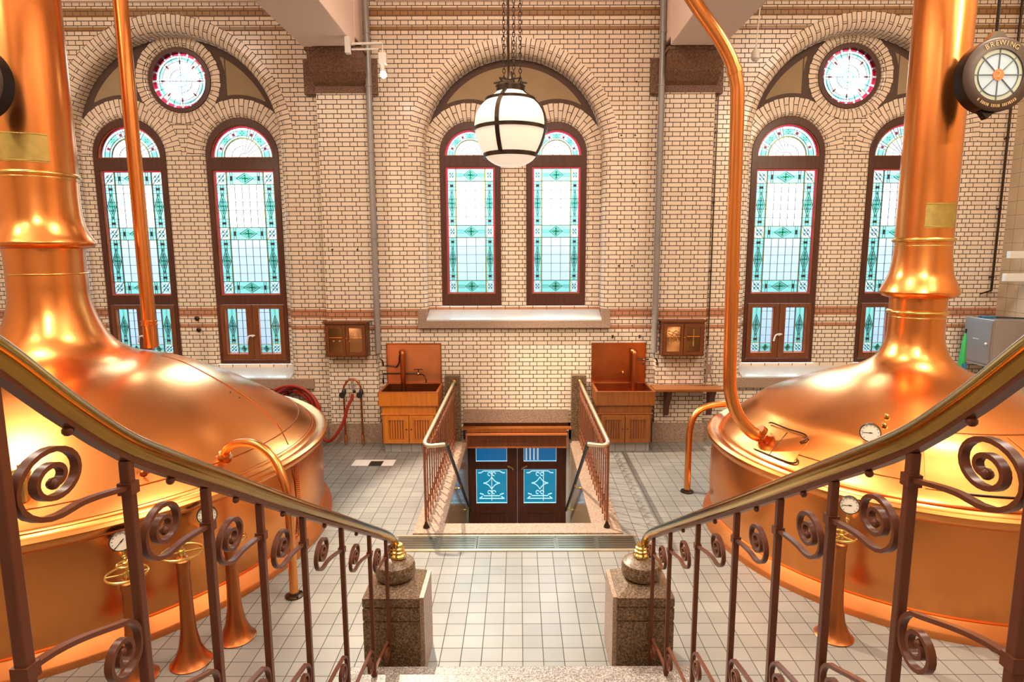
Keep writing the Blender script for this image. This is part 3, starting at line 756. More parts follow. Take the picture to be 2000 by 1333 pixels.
# door
D = thing('door_1', (-.04, 9.2, -1.9), 'double wooden door with blue lower panes at the bottom of the stairwell', kind='structure')
m = M(); m.slab([(-.87, -1.95), (.80, -1.95), (.80, .27), (-.87, .27)], [[(-.80, -1.94), (.73, -1.94), (.73, .18), (-.80, .18)]], 9.17, 9.30, 'wood_dark')
m.build('door_frame', D)
m = M(); m.box(-.835, -.80, 9.13, 9.17, -1.95, .15, 'white').box(.73, .765, 9.13, 9.17, -1.95, .15, 'white'); m.build('jamb_edge', D)
for s_, (a, b_) in enumerate(((-.80, -.036), (-.034, .73))):
    g0, g1 = (-.685, -.195) if s_ == 0 else (.065, .58)
    m = M(); m.slab([(a, -1.94), (b_, -1.94), (b_, .175), (a, .175)], [[(g0, -.37), (g1, -.37), (g1, .12), (g0, .12)], [(g0, -1.06), (g1, -1.06), (g1, -.495), (g0, -.495)]], 9.20, 9.25, 'wood_dark')
    m.slab([(g0, -1.75), (g1, -1.75), (g1, -1.17), (g0, -1.17)], [[(g0+.04, -1.71), (g1-.04, -1.71), (g1-.04, -1.21), (g0+.04, -1.21)]], 9.185, 9.2, 'wood_dark')
    lf = m.build('door_leaf', D, bevel=.006)
    g = M(); rect(g, g0, g1, -.37, .12, 'g_doorblue2', 9.225); rect(g, g0, g1, -1.06, -.495, 'g_doorblue', 9.225)
    pn = g.build('door_glass', lf)
    l = M(); y = 9.215
    for (z0, z1) in ((-.37, .12), (-1.06, -.495)):
        for (p, q, r, s2) in ((g0, z0, g1, z0), (g1, z0, g1, z1), (g1, z1, g0, z1), (g0, z1, g0, z0)): line(l, p, q, r, s2, y, .016, 'lead_w')
    cx, cz = (g0+g1)/2, -.73; q = .085
    for sx in (-1, 1):
        for sz in (-1, 1):
            P = bez((cx+sx*.13, y, cz), (cx+sx*.06, y, cz+sz*.005), (cx+sx*.03, y, cz+sz*.05), (cx, y, cz+sz*.10), 6)
            for i in range(6): line(l, P[i][0], P[i][2], P[i+1][0], P[i+1][2], y, .01, 'lead_w')
            A = arc(cx+sx*.035, cz+sz*.15, .028, 0, 2*PI, 10)
            for i in range(8): line(l, A[i][0], A[i][1], A[i+1][0], A[i+1][1], y, .009, 'lead_w')
        line(l, cx+sx*.17, -.56, cx+sx*.13, -.53, y, .012, 'lead_w'); line(l, cx+sx*.17, -.56, cx+sx*.21, -.56, y, .012, 'lead_w')
        line(l, cx+sx*.13, -.92, cx+sx*.19, -.90, y, .012, 'lead_w'); line(l, cx+sx*.19, -.98, cx+sx*.15, -.95, y, .012, 'lead_w')
    line(l, cx-.13, -.53, cx+.13, -.53, y, .01, 'lead_w'); line(l, cx-.13, -.94, cx+.13, -.94, y, .01, 'lead_w'); line(l, cx-.2, -.985, cx+.2, -.985, y, .01, 'lead_w')
    line(l, cx+(.0 if s_ == 0 else .055), -.53, cx+(.0 if s_ == 0 else .055), -1.02, y, .012, 'lead_w')
    if s_:
        for k in range(4): l.box(g0+.03+k*.06, g0+.055+k*.06, 9.216, 9.222, -.35, .11, 'lead_w')
    l.build('etched_pattern', pn)
    hm = M(); hx = -.10 if s_ == 0 else .03
    hm.tube(smooth_path([(hx, 9.15, -.48), (hx-.02 if s_ == 0 else hx+.02, 9.14, -.45), ((hx-.09) if s_ == 0 else (hx+.09), 9.14, -.42)]), .012, 'copper_pipe', 8)
    hm.tube([(hx, 9.21, -.48), (hx, 9.14, -.48)], .01, 'copper_pipe', 8)
    hm.build('door_handle', lf)
# wooden canopy over the door
m = M(); m.box(-.80, .72, 8.93, 9.165, -.045, .135, 'wood_box')
t_ = thing('wooden_canopy', (-.04, 9.05, .1), 'varnished wooden canopy box above the stairwell door', 'canopy')
m.build('canopy_panel', t_, bevel=.006)
m = M(); m.box(-.81, .73, 8.915, 9.168, .135, .155, 'wood_lip').box(-.88, .80, 9.0, 9.135, .20, .225, 'wood_mid').box(-.81, .73, 8.92, 8.935, -.06, -.04, 'wood_lip').box(-.81,-.79,8.92,8.935,-.04,.135,'wood_lip').box(.71,.73,8.92,8.935,-.04,.135,'wood_lip')
m.box(-.8, .72, 9.0, 9.135, .165, .2, 'wood_mid')
m.build('canopy_moulding', t_)

# ------------------------------------------------------------------ stairwell railings
def spiral2(c, r0, r1, a0, turns, n=26, ex=1.0):
    o = []
    for i in range(n+1):
        t = i/n; a = a0+turns*2*PI*t; r = r0+(r1-r0)*t**ex
        o.append((c[0]+r*math.cos(a), c[1]+r*math.sin(a)))
    return o
RECT = lambda w_, h_: [(-w_/2, -h_/2), (w_/2, -h_/2), (w_/2, h_/2), (-w_/2, h_/2)]
def pit_rail(x, s_, nm):
    t = thing('stairwell_railing', (x, 7.5, .02), 'low wrought iron railing with pale handrail, %s side of the stairwell' % nm, 'railing', 'railings on either side of the stairwell')
    m = M(); path = [(x, 9.015, .955), (x, 6.16, .945)]+bez((x, 6.12, .945), (x, 6.03, .945), (x-s_*.02, 6.0, .93), (x-s_*.07, 6.0, .925), 6)+[(x-s_*.17, 6.0, .935), (x-s_*.21, 6.03, .93)]
    m.tube(path, .021, 'handrail_pale', 10); m.ball((x, 9.01, .955), .035, 'brass', 10, 6)
    h = m.build('handrail', t); h['label'] = 'pale worn brass handrail'
    m = M(); m.bar((x, 9.0, .915), (x, 6.05, .905), .02, .012, 'iron_red').bar((x, 9.0, .12), (x, 6.05, .12), .018, .012, 'iron_red'); m.build('stringer_bar', t)
    nb = 18
    for k in range(nb):
        y = 6.05+(8.95-6.05)*k/(nb-1)
        m = M(); end = k in (0,)
        m.tube([(x, y, .02), (x, y, .91)], .014 if end else .0075, 'iron_red', 8)
        if end: m.lathe([(.035, .02), (.035, .035), (.02, .06), (.014, .09)], (x, y, 0), 'bronze', 10)
        m.build('baluster', t)
        if k < nb-1:
            d = (8.95-6.05)/(nb-1)
            for top in (0, 1):
                m = M(); c = (y+d*.42, .78 if top else .24)
                P = spiral2(c, .045, .010, -PI/2 if top else PI/2, (-1.4 if top else -1.4), 16)
                Q = [(y+d, .83 if top else .19)]+P
                m.tube([(x, a, b) for a, b in Q], .006, 'iron_red', 5); m.build('scroll', t)
    return t
pit_rail(-.98, -1, 'left'); pit_rail(.915, 1, 'right')
for x, s_, nm in ((-.745, -1, 'left'), (.70, 1, 'right')):
    t = thing('black_handrail', (x, 7.3, 0), 'black sloping handrail descending inside the stairwell, %s side' % nm, 'handrail', 'black handrails inside the stairwell')
    m = M(); m.tube([(x, 6.06, .92), (x, 6.12, .86), (x+s_*-.0, 8.75, -.98)], .019, 'black', 10); m.build('rail_bar', t)
    for y in (7.35, 8.45):
        z = .86-(y-6.12)*(1.84/2.63)
        m = M(); m.tube(smooth_path([(x, y, z-.015), (x, y, z-.06), (x+s_*.03, y, z-.07), (-.798 if s_ < 0 else .763, y, z-.07)]), .008, 'brass', 6)
        m.lathe([(.022, 0), (.022, .006)], (-.799 if s_ < 0 else .758, y, z-.07), 'brass', 10, axis='x')
        m.build('rail_bracket', t)

# drain channel in front of the stairwell
xs = [-1.235, -.815, -.425, .362, .762, 1.16]
dl = ['leftmost drain cover panel, in front of the left railing foot', 'drain cover panel second from the left, stained dark at its end', 'long central drain cover panel in front of the stairwell', 'drain cover panel just right of the long central one', 'rightmost drain cover panel, beside the right newel post']
for i in range(5):
    a, b_ = xs[i]+.004, xs[i+1]-.004
    m = M(); m.box(a, b_, 5.60, 5.87, .001, .010, 'grate')
    for k in range(5): m.box(a+.02, b_-.02, 5.625+k*.048, 5.645+k*.048, .010, .013, 'grate')
    o = m.build('drain_cover', loc=((a+b_)/2, 5.73, 0)); tag(o, dl[i], 'drain cover', 'metal drain covers in front of the stairwell')
m = M(); m.box(-1.26, 1.185, 5.565, 5.598, 0, .012, 'handrail_pale').box(-1.26, 1.185, 5.872, 5.90, 0, .012, 'handrail_pale')
struct(m.build('trim_3'), 'metal edging of the drain channel')
# small floor drain
t = thing('floor_drain', (-1.98, 8.11, 0), 'square dark floor drain between white tiles in front of the left sink', 'drain')
m = M(); m.box(-2.30, -2.07, 7.99, 8.23, .0005, .005, 'white').box(-1.89, -1.73, 7.99, 8.23, .0005, .005, 'white').box(-2.068, -1.892, 8.17, 8.23, .0005, .005, 'white'); m.build('white_surround_tiles', t)
m = M(); m.box(-2.066, -1.894, 7.99, 8.168, .0005, .006, 'hole')
for k in range(5): m.box(-2.05+k*.033, -2.035+k*.033, 8.0, 8.16, .006, .009, 'bronze')
m.build('drain_grid', t)

# ------------------------------------------------------------------ main staircase with newels and railings
m = M()
m.box(-1.12, 1.12, 3.30, 3.68, 0, .17, 'granite_grey')
for k in range(1, 9): m.box(-1.05, 1.05, 3.68-.30*k-.32, 3.38-.30*(k-1)-.001, 0, .17*(k+1), 'granite_grey')
m.box(-1.05, 1.05, -3.5, .95, 0, 1.70, 'granite_grey')
o = m.build('staircase', loc=(0, 3.3, 0), bevel=.01); tag(o, 'speckled granite stair tread in front of the newel posts', 'stairs')
newel = []
for s_, nm in ((-1, 'left'), (1, 'right')):
    cx, cy = (-.87, 3.99) if s_ < 0 else (.85, 3.99)
    t = thing('newel_post', (cx, cy, 0), 'square brown granite newel post with rounded cap, %s side of the stairs' % nm, 'newel post', 'granite newel posts at the foot of the stairs')
    m = M(); h = .19; m.box(cx-h, cx+h, cy-h, cy+h, 0, .40, 'granite_dark').box(cx-h+.008, cx+h-.008, cy-h+.008, cy+h-.008, .40, .415, 'granite_dark').box(cx-h, cx+h, cy-h, cy+h, .415, .50, 'granite_dark').box(cx-h+.008, cx+h-.008, cy-h+.008, cy+h-.008, .50, .515, 'granite_dark').box(cx-h, cx+h, cy-h, cy+h, .515, .575, 'granite_dark')
    a = m.add([(cx-h, cy-h, .575), (cx+h, cy-h, .575), (cx+h, cy+h, .575), (cx-h, cy+h, .575)]); q = .112
    b_ = m.add([(cx-q, cy-q, .628), (cx+q, cy-q, .628), (cx+q, cy+q, .628), (cx-q, cy+q, .628)])
    for k in range(4): m.face([a[k], a[(k+1) % 4], b_[(k+1) % 4], b_[k]], 'granite_dark')
    m.face(b_, 'granite_dark')
    m.build('pedestal', t)
    m = M(); xi = cx-s_*(h+.001); m.box(min(xi, xi-s_*.03), max(xi, xi-s_*.03), cy-h+.02, cy+h, 0, .57, 'granite'); o = m.build('lit_flank_slab', t); o['label'] = 'paler pink slab standing in for the lit inner flank'  # paler facing added to imitate light on the pedestal's inner flank
    m = M(); m.lathe([(.108, .625), (.118, .64), (.132, .645), (.138, .66), (.138, .715), (.130, .740), (.09, .765), (.05, .775), (.0001, .777)], (cx, cy, 0), 'granite_dark', 32)
    c = m.build('newel_cap', t); c['label'] = 'polished round granite cap'
RL = [(.62, 2.93), (.82, 2.84), (.95, 2.75), (1.02, 2.697), (1.12, 2.607), (1.22, 2.523), (1.31, 2.455), (1.40, 2.398), (1.53, 2.322), (1.74, 2.202), (1.942, 2.085), (2.3, 1.878), (2.65, 1.68), (3.0, 1.483), (3.357, 1.282), (3.62, 1.135), (3.80, 1.03), (3.90, .965), (3.965, .915)]
BARS = [.99, 1.31, 1.63, 1.96, 2.34, 2.84, 3.36, 3.775]
def rz(y):
    for i in range(len(RL)-1):
        if RL[i][0] <= y <= RL[i+1][0]:
            t = (y-RL[i][0])/(RL[i+1][0]-RL[i][0]); return RL[i][1]+(RL[i+1][1]-RL[i][1])*t
    return RL[-1][1]
for s_, nm in ((-1, 'left'), (1, 'right')):
    x = s_*.88; dz = 0. if s_ < 0 else .014
    t = thing('stair_railing', (x, 2.4, 0), 'brown wrought iron stair railing with scrolls and brass handrail, %s side of the stairs' % nm, 'railing', 'stair railings with brass handrails')
    cx, cy = s_*.845, 3.99
    core = smooth_path([(x, a, b_+dz) for a, b_ in RL]+[(s_*.868, 3.995, .865), (s_*.855, 3.995, .84)], 4)
    m = M(); m.tube(core, .0285, 'brass_rail', 16)
    hr = m.build('handrail', t); hr['label'] = 'worn brass handrail'
    m = M(); m.lathe([(.054, .779), (.054, .795), (.044, .806), (.047, .822), (.037, .828), (.040, .845), (.030, .852), (.030, .87)], (cx, cy, 0), 'brass', 20)
    cb = m.build('brass_collar', hr); cb['label'] = 'bright brass collar on the newel cap'
    m = M(); m.tube([(x, a, b_+dz-.036) for a, b_ in RL[:-1]], 1, 'iron', prof=[(-.013, -.007), (.013, -.007), (.013, .007), (-.013, .007)], up=(1, 0, 0))
    for a in (1.15, 1.47, 1.80, 2.15, 2.6, 3.1):
        m.ball((x, a, rz(a)+dz-.052), .011, 'iron', 8, 5)
    m.build('under_rail_strap', t)
    for k, y in enumerate(BARS):
        z1 = rz(y)+dz-.04; z0 = .17*(1+max(0, math.ceil((3.38-y)/.3)))+.001 if y < 3.68 else .001
        m = M(); m.box(x-.0115, x+.0115, y-.0115, y+.0115, z0, z1, 'iron')
        m.build('baluster', t, bevel=.003)
        if k < len(BARS)-1:
            y2 = BARS[k+1]; B_ = y2-y; sc = min(1., B_/.29)
            sc = 1.0
            # upper scroll: clamp on the far bar, sweeps down to the near bar and curls
            zc = rz(y2)+dz-(.105 if k == 0 else .155)
            off = B_*[.34, .36, .38, .44, .43, .42, .42][k]; hw = [.091, .084, .085, .085, .09, .095, .085][k]/.067
            c = (y+off, rz(y+off)+dz-(.172 if k == 0 else .178))
            P = [(c[0]+(a-c[0])*hw, b_) for a, b_ in spiral2(c, .082, .012, -PI/2+.35, -2.05, 46, .72)]
            Qx, Qz = P[0][0]+.035, P[0][1]+.004; strap = bez((y2, zc), (y2+(Qx-y2)*.4, zc+(Qz-zc)*.4), (Qx, Qz), P[0], 10)
            Q = strap[:-1]+P
            m = M(); m.tube([(x, a, b_) for a, b_ in Q], 1, 'iron', prof=RECT(.017, .010), up=(1, 0, 0))
            m.box(x-.016, x+.016, y2-.015, y2+.015, zc-.014, zc+.014, 'iron'); m.ball((x, Q[-1][0], Q[-1][1]), .012, 'iron', 8, 6)
            m.build('upper_scroll', t)
            # lower scroll
            drop = [.42, .59, .635, .68, .72, .765, .755][k]
            zt = rz(y2)+dz-drop+.03
            c = (y2-.075, zt-.075)
            P = spiral2(c, .072, .012, PI/2-.35, -1.9, 42, .72)
            P = [(a, b_) for a, b_ in P]
            z_s = max(zt+.07, .2) if k == 0 else zt-.02+.10*(1 if k < 2 else .6)
            strap = bez((y, z_s), (y+.3*B_, z_s-.0), (P[0][0]-.05, P[0][1]+.012), P[0], 10)
            m = M(); m.tube([(x, a, b_) for a, b_ in strap[:-1]+P], 1, 'iron', prof=RECT(.017, .010), up=(1, 0, 0))
            m.box(x-.016, x+.016, y-.015, y+.015, z_s-.014, z_s+.014, 'iron'); m.ball((x, P[-1][0], P[-1][1]), .012, 'iron', 8, 6)
            m.build('lower_scroll', t)
    # little scroll next to the newel collar
    m = M(); P = spiral2((3.885, .86), .055, .010, PI*.8, -1.7, 24, .8)
    m.tube([(x, 3.80, .90)]+[(x, a, b_) for a, b_ in P], 1, 'iron', prof=RECT(.02, .01), up=(1, 0, 0)); m.build('end_scroll', t)

# ------------------------------------------------------------------ kettles
def interp_prof(pr, r):
    for i in range(len(pr)-1):
        (r0, z0), (r1, z1) = pr[i], pr[i+1]
        if min(r0, r1) <= r <= max(r0, r1): return z0+(z1-z0)*(r-r0)/(r1-r0+1e-9)
    return pr[-1][1]
def sm_prof(pts, n=5):
    q = smooth_path([(a, 0, b) for a, b in pts], n); return [(max(.001, v.x), v.z) for v in q]
KL = dict(c=(-4.58, 5.95), rim=2.51, body=2.45, base=2.53,
     neck=[(.335, ZC-.01), (.335, 5.2), (.337, 4.4), (.334, 3.66), (.334, 3.56)],
     flare=[(.329, 3.56), (.326, 3.38), (.338, 3.19), (.378, 3.07), (.417, 3.0), (.425, 2.975), (.405, 2.945), (.345, 2.925), (.328, 2.92), (.322, 2.75), (.322, 2.66)],
     dome=[(.322, 2.70), (.325, 2.60), (.328, 2.476), (.352, 2.335), (.401, 2.19), (.463, 2.06), (.566, 1.95), (.737, 1.855), (1.025, 1.775), (1.266, 1.68), (1.554, 1.535), (1.83, 1.37), (2.07, 1.21), (2.27, 1.07), (2.36, 1.0)],
     rings=[(3.61, .343), (3.575, .339), (2.686, .338), (2.64, .327)])
KR = dict(c=(3.90, 5.95), rim=1.905, body=1.86, base=1.925,
     neck=[(.246, ZC-.01), (.246, 5.2), (.244, 4.4), (.244, 3.1), (.245, 2.98)],
     flare=[(.243, 2.98), (.243, 2.93), (.250, 2.81), (.272, 2.66), (.317, 2.553), (.337, 2.50), (.337, 2.48), (.31, 2.447), (.258, 2.43), (.246, 2.425), (.244, 2.30), (.244, 2.20)],
     dome=[(.244, 2.31), (.244, 2.2), (.248, 2.06), (.272, 1.95), (.336, 1.83), (.476, 1.73), (.741, 1.635), (.977, 1.54), (1.212, 1.43), (1.39, 1.335), (1.486, 1.255), (1.638, 1.13), (1.72, 1.055), (1.77, 1.0)],
     rings=[(2.985, .258), (2.93, .249), (2.294, .257), (2.245, .248)])
def kettle(K, label):
    cx, cy = K['c']; R = K['rim']; B = K['body']
    t = thing('copper_brew_kettle', (cx, cy, 0), label, 'brew kettle', 'copper brew kettles')
    m = M(); m.lathe([(B-.02, .12), (B+.0, .2), (B+.012, .45), (B+.005, .7), (B-.01, .90)], (cx, cy, 0), 'copper', 128, cap=False)
    body = m.build('kettle_body', t)
    m = M(); m.lathe([(K['base'], 0), (K['base'], .045), (K['base']-.008, .06), (B+.014, .135), (B+.004, .15), (B-.03, .152)], (cx, cy, 0), 'copper_ring', 128, cap=False); m.build('base_ring', t)
    m = M(); rim = [(B-.02, .895), (B+.02, .885), (R-.01, .90), (R+.008, .93), (R+.004, .965), (R-.02, .985), (R-.05, .98), (R-.08, .955), (R-.115, .952), (R-.145, .975), (R-.155, 1.01)]
    m.lathe(rim, (cx, cy, 0), 'copper', 128, cap=False); m.build('rim', t)
    m = M(); d = sm_prof(K['dome']+[(R-.14, .985)], 4); m.lathe(d, (cx, cy, 0), 'copper', 128, cap=False); dome = m.build('dome', t)
    m = M(); m.lathe(sm_prof(K['flare'], 4), (cx, cy, 0), 'copper', 64, cap=False); m.build('neck_skirt', t)
    m = M(); m.lathe(K['neck'], (cx, cy, 0), 'copper', 64, cap=False); m.build('chimney', t)
    for z, r in K['rings']:
        m = M(); q = .021 if r > K['neck'][-1][0]+.006 else .009
        m.lathe([(r-.012+q*math.cos(a), z+q*math.sin(a)) for a in [PI*k/6-PI/2 for k in range(7)]], (cx, cy, 0), 'brass', 64, cap=False)
        o = m.build('neck_ring', t); o['label'] = 'brass ring around the copper neck'
    return t, d, dome, body
tL, dL, domeL, bodyL = kettle(KL, 'huge copper brew kettle with wide dome behind the left stair railing')
tR, dR, domeR, bodyR = kettle(KR, 'copper brew kettle behind the right stair railing with gauge and hatches on its dome')
def onk(K, d, r, az, dz=0.):
    a = math.radians(az); return Vector((K['c'][0]+r*math.cos(a), K['c'][1]+r*math.sin(a), interp_prof(d, r)+dz))
# seams
def seam(K, d, az, r0, r1, parent, name='seam', w_=.007, mat='copper_dark'):
    m = M(); P = [onk(K, d, r0+(r1-r0)*k/24, az, .001) for k in range(25)]
    m.tube(P, w_, mat, 6); return m.build(name, parent)
m = M(); P = []
for (r, az) in ((.90, 26), (1.1, 19), (1.34, 12), (1.6, 8), (1.87, 5), (2.15, 0), (2.33, -5)): P.append(onk(KL, dL, r, az, .001))
m.tube(smooth_path(P, 6), .006, 'copper_dark', 6); m.build('seam', domeL)
def ring_seam(K, d, r, parent, a0, a1, w_=.005):
    m = M(); P = [onk(K, d, r, a0+(a1-a0)*k/60, .002) for k in range(61)]; m.tube(P, w_, 'copper_dark', 6); m.build('ring_seam', parent)
ring_seam(KL, dL, 2.22, domeL, -150, 60, .006); ring_seam(KR, dR, 1.66, domeR, 120, 330, .005)
for K, par, az in ((KL, bodyL, -8.5), (KR, bodyR, -60)):
    m = M(); cx, cy = K['c']; a = math.radians(az)
    m.tube([(cx+(K['body']+.010)*math.cos(a), cy+(K['body']+.010)*math.sin(a), .16+.72*k/8) for k in range(9)], .006, 'copper_dark', 6); m.build('body_seam', par)
    m = M()
    for k in range(34):
        for j in (0, 1):
            a = math.radians(az+(.9+.75*j)*1.0+(0)); z = .18+.70*(k+.5*j)/34
            m.ball((cx+(K['body']+.009)*math.cos(a), cy+(K['body']+.009)*math.sin(a), z), .0075, 'copper', 6, 4)
    o = m.build('rivet_rows', par); o['kind'] = 'stuff'
# brass name plates on the chimneys
for K, par, z0, z1, a0, a1, lab in ((KL, tL, 3.70, 3.955, -100, -33, 'left'), (KR, tR, 3.09, 3.32, -124, -55, 'right')):
    m = M(); cx, cy = K['c']; r = K['neck'][-1][0]+.006
    n = 12; A = [math.radians(a0+(a1-a0)*k/n) for k in range(n+1)]
    i0 = m.add([(cx+r*math.cos(a), cy+r*math.sin(a), z0) for a in A]); i1 = m.add([(cx+r*math.cos(a), cy+r*math.sin(a), z1) for a in A])
    j0 = m.add([(cx+(r-.012)*math.cos(a), cy+(r-.012)*math.sin(a), z0) for a in A]); j1 = m.add([(cx+(r-.012)*math.cos(a), cy+(r-.012)*math.sin(a), z1) for a in A])
    for k in range(n):
        m.face([i0[k], i0[k+1], i1[k+1], i1[k]], 'plate', smooth=True); m.face([i1[k], i1[k+1], j1[k+1], j1[k]], 'brass'); m.face([i0[k+1], i0[k], j0[k], j0[k+1]], 'brass')
    m.face([i0[0], i1[0], j1[0], j0[0]], 'brass'); m.face([i0[-1], j0[-1], j1[-1], i1[-1]], 'brass')
    for zz in (z0+.012, z1-.012):
        m.tube([(cx+(r+.001)*math.cos(a), cy+(r+.001)*math.sin(a), zz) for a in A], .003, 'brass', 5)
    o = m.build('name_plate', par); o['label'] = 'curved brass name plate'
# hatches on the right dome
def dome_patch(K, d, r0, r1, a0, a1, parent, name, th=.012, mat='copper'):
    m = M(); nr, na = 8, 12; G = []
    for off in (th, -.01):
        for i in range(nr+1):
            G.append(m.add([onk(K, d, r0+(r1-r0)*i/nr, a0+(a1-a0)*j/na, off) for j in range(na+1)]))
    for i in range(nr):
        for j in range(na): m.face([G[i][j], G[i+1][j], G[i+1][j+1], G[i][j+1]], mat, smooth=True)
    o2 = nr+1
    for i in range(nr):
        m.face([G[i][0], G[i+o2][0], G[i+1+o2][0], G[i+1][0]], mat); m.face([G[i][na], G[i+1][na], G[i+1+o2][na], G[i+o2][na]], mat)
    for j in range(na):
        m.face([G[0][j], G[0][j+1], G[o2][j+1], G[o2][j]], mat); m.face([G[nr][j+1], G[nr][j], G[nr+o2][j], G[nr+o2][j+1]], mat)
    return m.build(name, parent)
h1 = dome_patch(KR, dR, 1.53, 1.735, -164, -151, domeR, 'small_hatch', .008)
m = M()
m.tube(smooth_path([onk(KR, dR, 1.52, -170, .02), onk(KR, dR, 1.52, -168, .035), onk(KR, dR, 1.52, -160, .035), onk(KR, dR, 1.52, -153, .035), onk(KR, dR, 1.55, -151.5, .03), onk(KR, dR, 1.58, -153, .02)]), .007, 'bronze', 6)
m.tube(smooth_path([onk(KR, dR, 1.745, -166, .012), onk(KR, dR, 1.745, -158, .02), onk(KR, dR, 1.745, -152, .02), onk(KR, dR, 1.73, -150, .02), onk(KR, dR, 1.70, -150.5, .015)]), .007, 'bronze', 6)
m.tube([onk(KR, dR, 1.53, -160, .011), onk(KR, dR, 1.735, -159.5, .011)], .004, 'bronze', 6)
m.build('hatch_bars', h1)
h2 = dome_patch(KR, dR, 1.26, 1.70, -118, -84, domeR, 'large_hatch', .01)
m = M(); m.tube([onk(KR, dR, 1.25, -118+40*k/20, .014) for k in range(21)], .006, 'copper_dark', 6)
m.tube([onk(KR, dR, 1.705, -113+20*k/20, .012) for k in range(21)], .007, 'bronze', 6)
m.tube([onk(KR, dR, 1.27+.40*k/8, -91+k*.6, .014) for k in range(9)], .004, 'copper_dark', 6)
m.build('hatch_edge', h2)
m = M()
for (r, az) in ((1.14, -130.7), (1.25, -130.5), (1.24, -122.4)):
    p = onk(KR, dR, r, az); m.lathe([(.022, 0), (.022, .02), (.012, .03), (.0001, .032)], p, 'brass', 10)
m.build('dome_studs', domeR)
# brass cup and little cock on the left dome
p = onk(KL, dL, 2.12, -60)
m = M(); m.lathe([(.058, -.03), (.06, .15), (.055, .155), (.066, .16), (.066, .18), (.05, .19), (.012, .20), (.012, .23), (.0001, .235)], p, 'brass', 24); m.build('brass_filler_cup', domeL)
p = onk(KL, dL, 2.13, -40)
m = M(); m.lathe([(.03, -.01), (.03, .02), (.016, .03), (.016, .09), (.024, .10), (.024, .13), (.0001, .14)], p, 'copper_dark', 12); m.tube([p+Vector((0, 0, .06)), p+Vector((.05, -.02, .05)), p+Vector((.07, -.03, .01))], .010, 'copper_dark', 8); m.build('brass_cock', domeL)
m = M()
for (r, az) in ((1.65, 3.4), (1.74, 3.2)):
    m.ball(onk(KL, dL, r, az), .009, 'bronze', 8, 5)
m.build('dome_bolts', domeL)

# ------------------------------------------------------------------ gauges
def gauge(px, py, pz, r, stem_to, label, parent_dir=(.0, -1.), tilt=0.):
    t = thing('pressure_gauge', (px, py, pz), label, 'gauge', 'white dial pressure gauges')
    m = M(); m.lathe([(.0001, 0), (r, 0), (r*1.02, -.012), (r*1.02, -.035), (r*.96, -.04), (r*.92, -.032)], (0, .02, 0), 'bronze', 32, axis='y', cap=False)
    d = M(); d.lathe([(.0001, -.012), (r*.95, -.012), (r*.95, -.0)], (0, 0, 0), 'dial', 32, axis='y')
    tk = M(); nd = M()
    for k in range(11):
        a = math.radians(225-27*k); tk.bar((r*.70*math.cos(a), -.0135, r*.70*math.sin(a)), (r*.84*math.cos(a), -.0135, r*.84*math.sin(a)), .003, .001, 'black', up=(0, 1, 0))
    nd.bar((-r*.1, -.0145, -r*.1*tilt), (-r*.75, -.0145, -r*.75*tilt*1.0), .004, .001, 'black', up=(0, 1, 0))
    nd.bar((-r*.1, -.0145, -r*.1*tilt), (r*.22, -.0145, r*.22*tilt), .006, .001, 'black', up=(0, 1, 0)); nd.ball((0, -.014, 0), .006, 'black', 8, 4, (1, .3, 1))
    for b_ in (m, d, tk, nd):
        dv = Vector((px, py, 0)); ang = math.atan2(px, py)  # face towards the stairs
        ca, sa = math.cos(-ang), math.sin(-ang)
        b_.v = [(px+v[0]*ca-v[1]*sa, py+v[0]*sa+v[1]*ca, pz+v[2]) for v in b_.v]
    m.build('gauge_case', t); dd = d.build('dial_face', t); tk.build('dial_marks', dd)['kind'] = 'stuff'; nd.build('needle', dd)
    s = M(); s.tube(smooth_path([(px, py+.01, pz-r), (px, py+.01, pz-r-.07)]+stem_to), .010, 'brass', 8); s.ball((px, py+.01, pz-r-.05), .018, 'brass', 8, 6)
    s.build('gauge_stem', t)
gauge(-2.81, 4.05, .87, .072, [(-2.83, 4.10, .70), (-2.86, 4.165, .66)], 'white dial pressure gauge with slanting needle, on the left kettle above the nearest valve wheels', tilt=1.1)
gauge(-2.421, 4.479, .871, .071, [(-2.45, 4.53, .72), (-2.495, 4.58, .69)], 'white dial pressure gauge half hidden behind a baluster, on the left kettle', tilt=.6)
pg = onk(KR, dR, 1.46, -133.0)
gauge(pg.x, pg.y, pg.z+.115, .078, [(pg.x, pg.y+.01, pg.z+.034)], 'white dial pressure gauge on top of the right kettle dome', tilt=.05)
gauge(2.5155, 4.417, .964, .069, [(2.55, 4.48, .81), (2.58, 4.53, .77)], 'white dial pressure gauge on the side of the right kettle, above the trumpet stand', tilt=.12)

